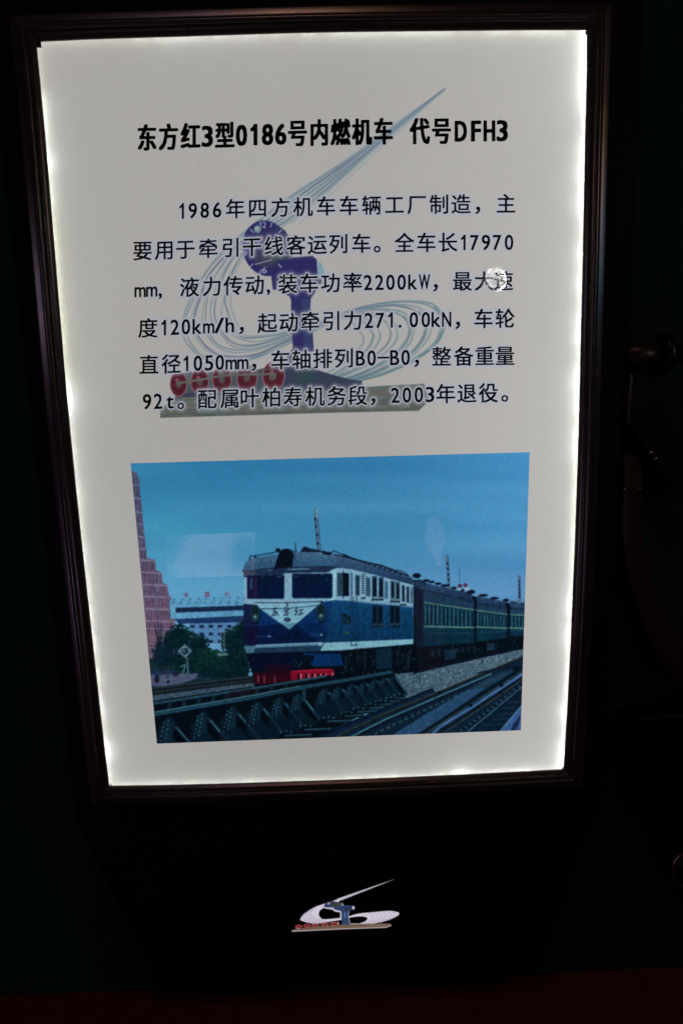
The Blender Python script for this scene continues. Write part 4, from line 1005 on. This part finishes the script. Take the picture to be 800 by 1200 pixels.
# little black retaining clips in the corners of the opening
for px, py, w_, h_ in ((45.6, 51.4, .0055, .0075), (686.2, 38.5, .0016, .0040), (130, 919.6, .0018, .0022), (658.6, 900, .0018, .0022)):
    x, z = pt(px, py, FILM_Y - .0012)
    v, f = bevel_prism([(x - w_ / 2, z - h_ / 2), (x + w_ / 2, z - h_ / 2), (x + w_ / 2, z + h_ / 2), (x - w_ / 2, z + h_ / 2)], FILM_Y - .0022, FILM_Y - .0009, .0003)
    world('corner_clip', v, f, M_CLIP, box_e)

# clear cover sheet, with one small crumpled spot
def cover_mat():
    m, nt, out = nodes_mat('clear_cover_sheet')
    tr = nt.nodes.new('ShaderNodeBsdfTransparent'); tr.inputs[0].default_value = (1, 1, 1, 1)
    gl = nt.nodes.new('ShaderNodeBsdfGlossy'); gl.inputs['Roughness'].default_value = 0.012
    fr = nt.nodes.new('ShaderNodeFresnel'); fr.inputs[0].default_value = 1.49
    mx = nt.nodes.new('ShaderNodeMixShader')
    tc = nt.nodes.new('ShaderNodeTexCoord')
    x, z = pt(579, 327, FILM_Y - .0016)
    dist = nt.nodes.new('ShaderNodeVectorMath'); dist.operation = 'DISTANCE'; dist.inputs[1].default_value = (x, FILM_Y - .0016, z + UP[2])
    nt.links.new(tc.outputs['Object'], dist.inputs[0])
    mr = nt.nodes.new('ShaderNodeMapRange'); mr.inputs['From Min'].default_value = 0.006; mr.inputs['From Max'].default_value = 0.019; mr.interpolation_type = 'SMOOTHSTEP'
    mr.inputs['To Min'].default_value = 1; mr.inputs['To Max'].default_value = 0
    nt.links.new(dist.outputs['Value'], mr.inputs['Value'])
    no = nt.nodes.new('ShaderNodeTexNoise'); no.inputs['Scale'].default_value = 70; no.inputs['Detail'].default_value = 1
    nt.links.new(tc.outputs['Object'], no.inputs['Vector'])
    ad = nt.nodes.new('ShaderNodeMath'); ad.operation = 'ADD'; nt.links.new(no.outputs['Fac'], ad.inputs[0]); ad.inputs[1].default_value = -.5
    mu = nt.nodes.new('ShaderNodeMath'); mu.operation = 'MULTIPLY'; nt.links.new(ad.outputs[0], mu.inputs[0]); nt.links.new(mr.outputs[0], mu.inputs[1])
    bp = nt.nodes.new('ShaderNodeBump'); bp.inputs['Strength'].default_value = 0.6; bp.inputs['Distance'].default_value = 0.0006
    nt.links.new(mu.outputs[0], bp.inputs['Height'])
    nt.links.new(bp.outputs[0], gl.inputs['Normal'])
    rg = nt.nodes.new('ShaderNodeMapRange'); rg.inputs['To Min'].default_value = 0.012; rg.inputs['To Max'].default_value = 0.12
    nt.links.new(mr.outputs[0], rg.inputs['Value']); nt.links.new(rg.outputs[0], gl.inputs['Roughness'])
    nt.links.new(fr.outputs[0], mx.inputs[0]); nt.links.new(tr.outputs[0], mx.inputs[1]); nt.links.new(gl.outputs[0], mx.inputs[2])
    nt.links.new(mx.outputs[0], out.inputs[0]); return m
world('cover_sheet', rectv(-W2, W2, -H2, H2, FILM_Y - .0016), [(0, 1, 2, 3)], cover_mat(), box_e)

# ------------------------------------------------------------------ small coloured emblem on the foot of the cabinet
def paint_emblem():
    C = Canvas(338, 1026, 472, 1097, 6)
    lil = (214, 200, 228)
    loopL = spline([(398, 1053), (392.7, 1054.7), (378, 1059.6), (367.4, 1063.5), (357, 1070.5), (352, 1076.6), (354, 1079.4), (367.4, 1082.3), (384, 1080.4), (400, 1078)], 80)
    C.poly(list(map(tuple, loopL)) + [(400, 1067), (396, 1060)], lil)
    C.poly([(395, 1053.3), (462, 1030.2), (463, 1030), (396, 1056.6)], lil)
    loopR = spline([(407, 1074.2), (420, 1070.6), (435, 1069), (455, 1067.4), (464, 1068.4), (467.6, 1070.4), (464.4, 1074), (451, 1079.5), (431, 1083.2), (410, 1083)], 80)
    C.poly(list(map(tuple, loopR)), lil)
    for k in range(6):
        q = k * 3.4
        C.line(spline([(372 - q, 1061 + q * .55), (364 - q * .7, 1070 + q * .3), (370 - q * .75, 1076 + q * .18), (382 - q, 1080 + q * .1)], 24), .5, (140, 128, 170), .7)
        C.line(spline([(432 + q * 1.6, 1069.4 - q * .1), (437 + q * 1.5, 1073 - q * .08), (434 + q * 1.4, 1078 - q * .12), (427 + q, 1082)], 24), .5, (140, 128, 170), .7)
    hl = spline([(379.6, 1063.5), (374.6, 1067.4), (373.6, 1072), (375.6, 1075.4), (380, 1077.2), (398.4, 1075.6)], 40)
    C.poly(list(map(tuple, hl)) + [(398.4, 1069), (391.6, 1067.4), (390, 1065.4), (383, 1064.4)], (0, 0, 0))
    hr = spline([(408, 1075.6), (418, 1074.2), (426, 1074.2), (430.2, 1076.2), (427.6, 1079.6), (421, 1082.2)], 40)
    C.poly(list(map(tuple, hr)) + [(408, 1082.2)], (0, 0, 0))
    for k in range(4): C.line([(397, 1054.2 + k * .5), (440 - k * 3, 1038.6 + k * 1.2)], .35, (160, 150, 186), .6)
    # clock, body and column
    C.poly([(379, 1062.6), (381, 1058.6), (390, 1055.8), (396, 1057.4), (402, 1060.6), (414, 1061.4), (415.6, 1063.6), (413.6, 1066.4), (409, 1067.6), (408, 1072), (409.6, 1080), (411, 1083.6), (400, 1083.6), (400.4, 1072), (399, 1067.6), (392, 1066), (390.6, 1063.6), (383, 1063.4)], (36, 58, 124))
    C.poly([(388, 1057.6), (394, 1056.4), (399, 1060), (395, 1064), (388, 1063)], (60, 62, 70)); C.ell(385, 1058.6, 1.8, 1.4, (170, 150, 170), .9); C.ell(399.8, 1059.4, 2.6, 2, (80, 80, 84)); C.ell(401.6, 1060.4, 1, 1.2, (180, 176, 190), .9)
    C.poly([(402, 1064.6), (412, 1063), (413, 1066), (404, 1068)], (42, 48, 72)); C.line([(404, 1070), (404.2, 1083)], 2, (70, 124, 180), .8); C.poly([(400.4, 1076), (409, 1076), (411, 1083.6), (400, 1083.6)], (34, 66, 96), .8)
    C.ell(414, 1063.8, 1.5, 2, (206, 196, 214)); C.line([(408.8, 1068), (408, 1072), (408.8, 1079), (410, 1082.6)], .8, (196, 190, 214), .9); C.line([(399.6, 1069), (399.8, 1078)], .8, (190, 184, 210), .8)
    C.line([(379.6, 1063.8), (384, 1065), (390, 1066), (392.4, 1068), (399, 1069)], .7, (226, 214, 238), .9)
    # plank and wheels
    C.poly([(342.4, 1089.6), (352, 1087.6), (370, 1085.6), (400, 1083.6), (430, 1082.4), (457.6, 1082.4), (458, 1085), (450, 1087.4), (400, 1089), (342, 1092)], (126, 96, 78))
    C.line([(342, 1091.4), (400, 1088.6), (452, 1086.8), (458, 1084.4)], 1.1, (196, 180, 190), .9); C.line([(352, 1088.4), (400, 1085.6), (430, 1084)], .8, (96, 70, 56), .8)
    for x, y, rx in ((350, 1085.8, 4.2), (359.6, 1084.8, 4.4), (369, 1084.2, 4.6), (380.4, 1083.2, 4.8), (391.6, 1082.6, 4.8)):
        C.ell(x, y, rx, 2.3, (176, 60, 58)); C.ell(x, y, rx - 1, 1.4, (132, 34, 36)); 
    C.line([(347, 1087.6), (350, 1088.2)], .7, (220, 200, 210), .8); C.line([(366, 1083.4), (396, 1080.6)], .7, (170, 130, 110), .8); C.ell(396.4, 1082, .9, 1.4, (210, 190, 200), .8)
    C.blur(.32)
    gy = C.a.mean(-1, keepdims=True); C.a = gy + (C.a - gy) * .72
    C.a *= np.array([.97, .97, .95])
    return C
def emblem():
    C = paint_emblem(); y = BODY_Y - .0004
    xs, zs = onplane([338, 472, 338, 472], [1026, 1026, 1097, 1097], y)
    x0, x1 = xs.min() + .004, xs.max() - .004; z0, z1 = zs.min() + .001, zs.max() - .001
    st = .00032; gx = np.arange(x0, x1, st); gz = np.arange(z1, z0, -st)
    GX, GZ = np.meshgrid(gx, gz); px, py = project(GX, y, GZ); c = C.sample(px, py)
    lum = c.max(-1)
    H, W = GX.shape; idx = np.arange(H * W).reshape(H, W)
    q = np.stack([idx[1:, :-1], idx[1:, 1:], idx[:-1, 1:], idx[:-1, :-1]], -1)
    on = (lum[1:, :-1] > 14) | (lum[1:, 1:] > 14) | (lum[:-1, 1:] > 14) | (lum[:-1, :-1] > 14)
    q = q[on]
    used = np.unique(q); remap = np.zeros(H * W, int); remap[used] = np.arange(len(used)); q = remap[q]
    co = np.stack([GX, np.full_like(GX, y), GZ + UP[2]], -1).reshape(-1, 3)[used]
    m, nt, out = nodes_mat('glowing_emblem_print')
    a = nt.nodes.new('ShaderNodeAttribute'); a.attribute_name = 'ink'
    e = nt.nodes.new('ShaderNodeEmission'); e.inputs[1].default_value = 1.0  # emits the painted colours as they are
    nt.links.new(a.outputs['Color'], e.inputs[0]); nt.links.new(e.outputs[0], out.inputs[0])
    o = grid_mesh('glowing_emblem', co, q, srgb(c.reshape(-1, 3)[used]), m, sign)
    o['label'] = 'small glowing lilac, blue and red railway emblem'
emblem()

# ================================================================== OLD MACHINE PARTS ON THE WALL, RIGHT OF THE CABINET
def rounded(pts, r=1): return pts
def cyl(c, axis, r0, r1, L, n=28):
    """turned bar from c along axis, with end cap"""
    a = Vector(axis).normalized(); u = a.orthogonal().normalized(); w_ = a.cross(u); V = []; F = []
    for k, (t, r) in enumerate(((0, r0), (L, r1))):
        for i in range(n):
            q = 2 * math.pi * i / n; V.append(tuple(Vector(c) + a * t + (u * math.cos(q) + w_ * math.sin(q)) * r))
    F = [(i, (i + 1) % n, n + (i + 1) % n, n + i) for i in range(n)] + [tuple(range(n - 1, -1, -1)), tuple(range(n, 2 * n))]
    return V, F
def lathe(c, axis, prof_, n=40):
    a = Vector(axis).normalized(); u = a.orthogonal().normalized(); w_ = a.cross(u); V = []; F = []; k = len(prof_)
    for t, r in prof_:
        for i in range(n):
            q = 2 * math.pi * i / n; V.append(tuple(Vector(c) + a * t + (u * math.cos(q) + w_ * math.sin(q)) * r))
    for j in range(k - 1):
        F += [(j * n + i, j * n + (i + 1) % n, (j + 1) * n + (i + 1) % n, (j + 1) * n + i) for i in range(n)]
    F += [tuple(range(n - 1, -1, -1)), tuple(range((k - 1) * n, k * n))]
    return V, F

PY = 0.037
x0, z0 = pt(722, 417, PY); x1, _ = pt(778, 415, PY)
pipe = empty('steam_pipe', (x0, PY, z0), 'short dark horizontal pipe with a round collar right of the cabinet', 'pipe')
v, f = cyl((x0, PY, z0), (1, 0, 0), .0145, .0145, x1 - x0); world('pipe_tube', v, f, M_BROWN, pipe, True)
v, f = lathe((x1 - .006, PY, z0), (1, 0, 0), [(0, .0145), (0, .024), (.002, .026), (.009, .026), (.011, .024), (.011, .012), (.05, .012)]); world('collar', v, f, M_IRON, pipe, True)
v, f = cyl((x1 - .002, PY, z0), (0, 1, 0), .010, .010, WALL_Y - PY); world('bracket', v, f, M_IRON, pipe, True)

LY = 0.010
lx, lz = pt(750, 470, LY)
lev = empty('lever_arm', (lx, LY, lz), 'dark red iron lever bent below the horizontal pipe, bright left edge', 'lever')
up_ = [pt(a, b, LY) for a, b in ((739, 437), (760, 438), (758, 470), (800, 512), (800, 588), (769, 545), (733.5, 497))]
v, f = bevel_prism(up_, LY, WALL_Y, .0026); world('lever_plate', v, f, M_RUST, lev)
for a, b in ((762, 530.5), (767, 537.5)):
    x, z = pt(a, b, LY); v, f = lathe((x, LY, z), (0, -1, 0), [(0, .0026), (.0012, .0026), (.0022, .0016), (.0024, .0006)], 12); world('bolt', v, f, M_BRASS, lev, True)

SY = 0.024
sx, sz = pt(745, 600, SY)
strap = empty('curved_strap', (sx, SY, sz), 'long brown iron strap curving down to the right beside the cabinet', 'strap')
Lp = spline([(731, 530), (730.4, 573), (729, 620), (732.6, 655), (738, 684), (745, 708), (753, 729), (763, 752), (774, 773), (787, 793), (803, 814), (822, 835)], 90)
Rp = spline([(752.4, 530), (752.6, 573), (752, 600), (754.6, 635), (760, 664), (765, 682), (771, 702), (782, 724), (793, 742), (806, 760), (824, 780), (846, 800)], 90)
def band(A, B, y, th, m, name, parent):
    n = min(len(A), len(B)); a = np.stack(onplane(A[:n, 0], A[:n, 1], y), 1); b = np.stack(onplane(B[:n, 0], B[:n, 1], y), 1); V = []; F = []
    cs = [(0, th), (0, .0012), (.05, 0), (.5, -.0012), (.95, 0), (1, .0012), (1, th)]; k = len(cs)
    for i in range(n):
        for t, h in cs: p = a[i] * (1 - t) + b[i] * t; V.append((p[0], y + h, p[1]))
    for i in range(n - 1):
        for j in range(k - 1): F.append((i * k + j, i * k + j + 1, (i + 1) * k + j + 1, (i + 1) * k + j))
    F += [tuple(range(k)), tuple(range(n * k - 1, (n - 1) * k - 1, -1))]
    return world(name, V, F, m, parent, True)
band(Lp, Rp, SY, WALL_Y - SY, M_BROWN, 'strap_band', strap)
for a, b in ((731.6, 573), (747, 572), (750, 573)):  # brass studs standing in for small highlights on the strap
    x, z = pt(a, b, SY - .001); v, f = lathe((x, SY, z), (0, -1, 0), [(0, .0014), (.0016, .0014), (.0022, .0006)], 10); world('glint_stud', v, f, M_BRASS, strap, True)

WY = 0.026
wx, wz = pt(850, 960, WY)
wheel = empty('cast_wheel', (wx, WY, wz), 'black cast iron wheel casting at the lower right with a thin brass ring', 'wheel')
wl = spline([(722, 862), (735, 915), (757, 962), (775, 1000), (783, 1024), (789, 1042), (803, 1056), (830, 1064)], 40)
pts_ = [pt(a, b, WY) for a, b in wl] + [pt(a, b, WY) for a, b in ((900, 1040), (930, 900), (860, 836), (800, 838), (745, 842))]
v, f = bevel_prism(pts_, WY, WALL_Y, .002); world('wheel_plate', v, f, M_IRON, wheel)
rx, rz = pt(813, 1020, WY - .006)
V = []; F = []; n1, n2 = 56, 8
for i in range(n1):
    q = 2 * math.pi * i / n1
    for j in range(n2):
        p_ = 2 * math.pi * j / n2; r = .0300 + .0014 * math.cos(p_); V.append((rx + r * math.cos(q), WY - .003 + .0012 * math.sin(p_), rz + r * 1.02 * math.sin(q)))
for i in range(n1):
    for j in range(n2): F.append((i * n2 + j, ((i + 1) % n1) * n2 + j, ((i + 1) % n1) * n2 + (j + 1) % n2, i * n2 + (j + 1) % n2))
world('brass_ring', V, F, M_BRASS, wheel, True)
v, f = lathe((rx, WY, rz), (0, -1, 0), [(0, .034), (.001, .034), (.003, .031), (.003, .012), (.009, .011), (.010, .008)], 40); world('hub_boss', v, f, M_IRON, wheel, True)

# ================================================================== WHAT THE COVER SHEET MIRRORS: glowing panels added behind the viewer, and a spot lamp
def refl(px, py, yd):
    c = FILM_Y - .0016; x, z = pt(px, py, c)
    d = np.array([x, c, z]) - CAM_LOC; d[1] = -d[1]
    t = (yd - c) / d[1]; return (x + d[0] * t, yd, z + d[2] * t)
def lit_shape(name, P, yd, color, strength, label, cat, tex=None):
    W3 = [refl(a, b, yd) for a, b in P]
    cx = sum(p[0] for p in W3) / len(W3); cz = min(p[2] for p in W3)
    e = empty(name, (cx, yd, cz), label, cat)
    if tex:
        m, nt, out = nodes_mat('lit_screen_' + name)
        tc = nt.nodes.new('ShaderNodeTexCoord'); n = nt.nodes.new('ShaderNodeTexNoise'); n.inputs['Scale'].default_value = tex; n.inputs['Detail'].default_value = 5
        nt.links.new(tc.outputs['Object'], n.inputs['Vector'])
        cr = nt.nodes.new('ShaderNodeValToRGB'); cr.color_ramp.elements[0].position = .36; cr.color_ramp.elements[1].position = .46
        cr.color_ramp.elements[0].color = (color[0] * .15, color[1] * .25, color[2] * .3, 1); cr.color_ramp.elements[1].color = (*color, 1)
        nt.links.new(n.outputs['Fac'], cr.inputs[0])
        em = nt.nodes.new('ShaderNodeEmission'); em.inputs[1].default_value = strength
        nt.links.new(cr.outputs[0], em.inputs[0]); nt.links.new(em.outputs[0], out.inputs[0])
    else: m = emit_mat('lit_' + name, color, strength)
    pts = [(p[0], p[2]) for p in W3]
    v, f = prism(pts, yd - .03, yd, ); world('lit_panel', v, f, m, e)
    c = np.mean(pts, 0); big = [tuple(c + (np.array(p) - c) * 1.06) for p in pts]
    v, f = prism(big, yd - .08, yd - .032); world('panel_back', v, f, M_BODY, e)
lit_shape('mirrored_panel', [(195, 629), (299, 626), (297, 650), (299, 690), (195, 688)], -2.25, (1.0, .74, .86), 2.0, 'pale lit panel behind the viewer, added for its reflection in the sign', 'screen', 3.5)  # added glowing shape, traced back from the pale reflection of another lit sign
lit_shape('mirrored_figure', [(500, 614), (508, 606), (518, 614), (523, 636), (518, 642), (517, 664), (511, 664), (508, 650), (503, 646), (502, 638), (498, 636)], -2.3, (1.0, .72, .70), 1.0, 'figure-shaped lit panel added for a pale reflection in the sign', 'board')  # added glowing outline that gives the figure-like reflection
lx_, ly_, lz_ = refl(578, 327, -2.3)
bulb = empty('spot_lamp', (lx_, ly_, lz_), 'small bright ceiling spot lamp across the aisle', 'lamp')
d_ = (Vector((0.17, 0, .29)) - Vector((lx_, ly_, lz_))).normalized()
v, f = lathe((lx_, ly_, lz_), tuple(d_), [(0, .024), (.002, .024)], 24); world('bulb', v, f, emit_mat('lamp_glass', (1, .95, .86), 80), bulb)
v, f = lathe(tuple(Vector((lx_, ly_, lz_)) - d_ * .12), tuple(d_), [(0, .02), (.02, .036), (.115, .038)], 24); world('lamp_housing', v, f, M_IRON, bulb, True)

lit_shape('violet_reflection_panel', [(487, 694), (516, 690), (522, 740), (516, 784), (490, 788)], -1.2, (1.0, .5, .75), .07, 'dim violet glowing panel added behind the viewer for its reflection', 'light')  # added glow that gives the reflection of an unseen maroon object
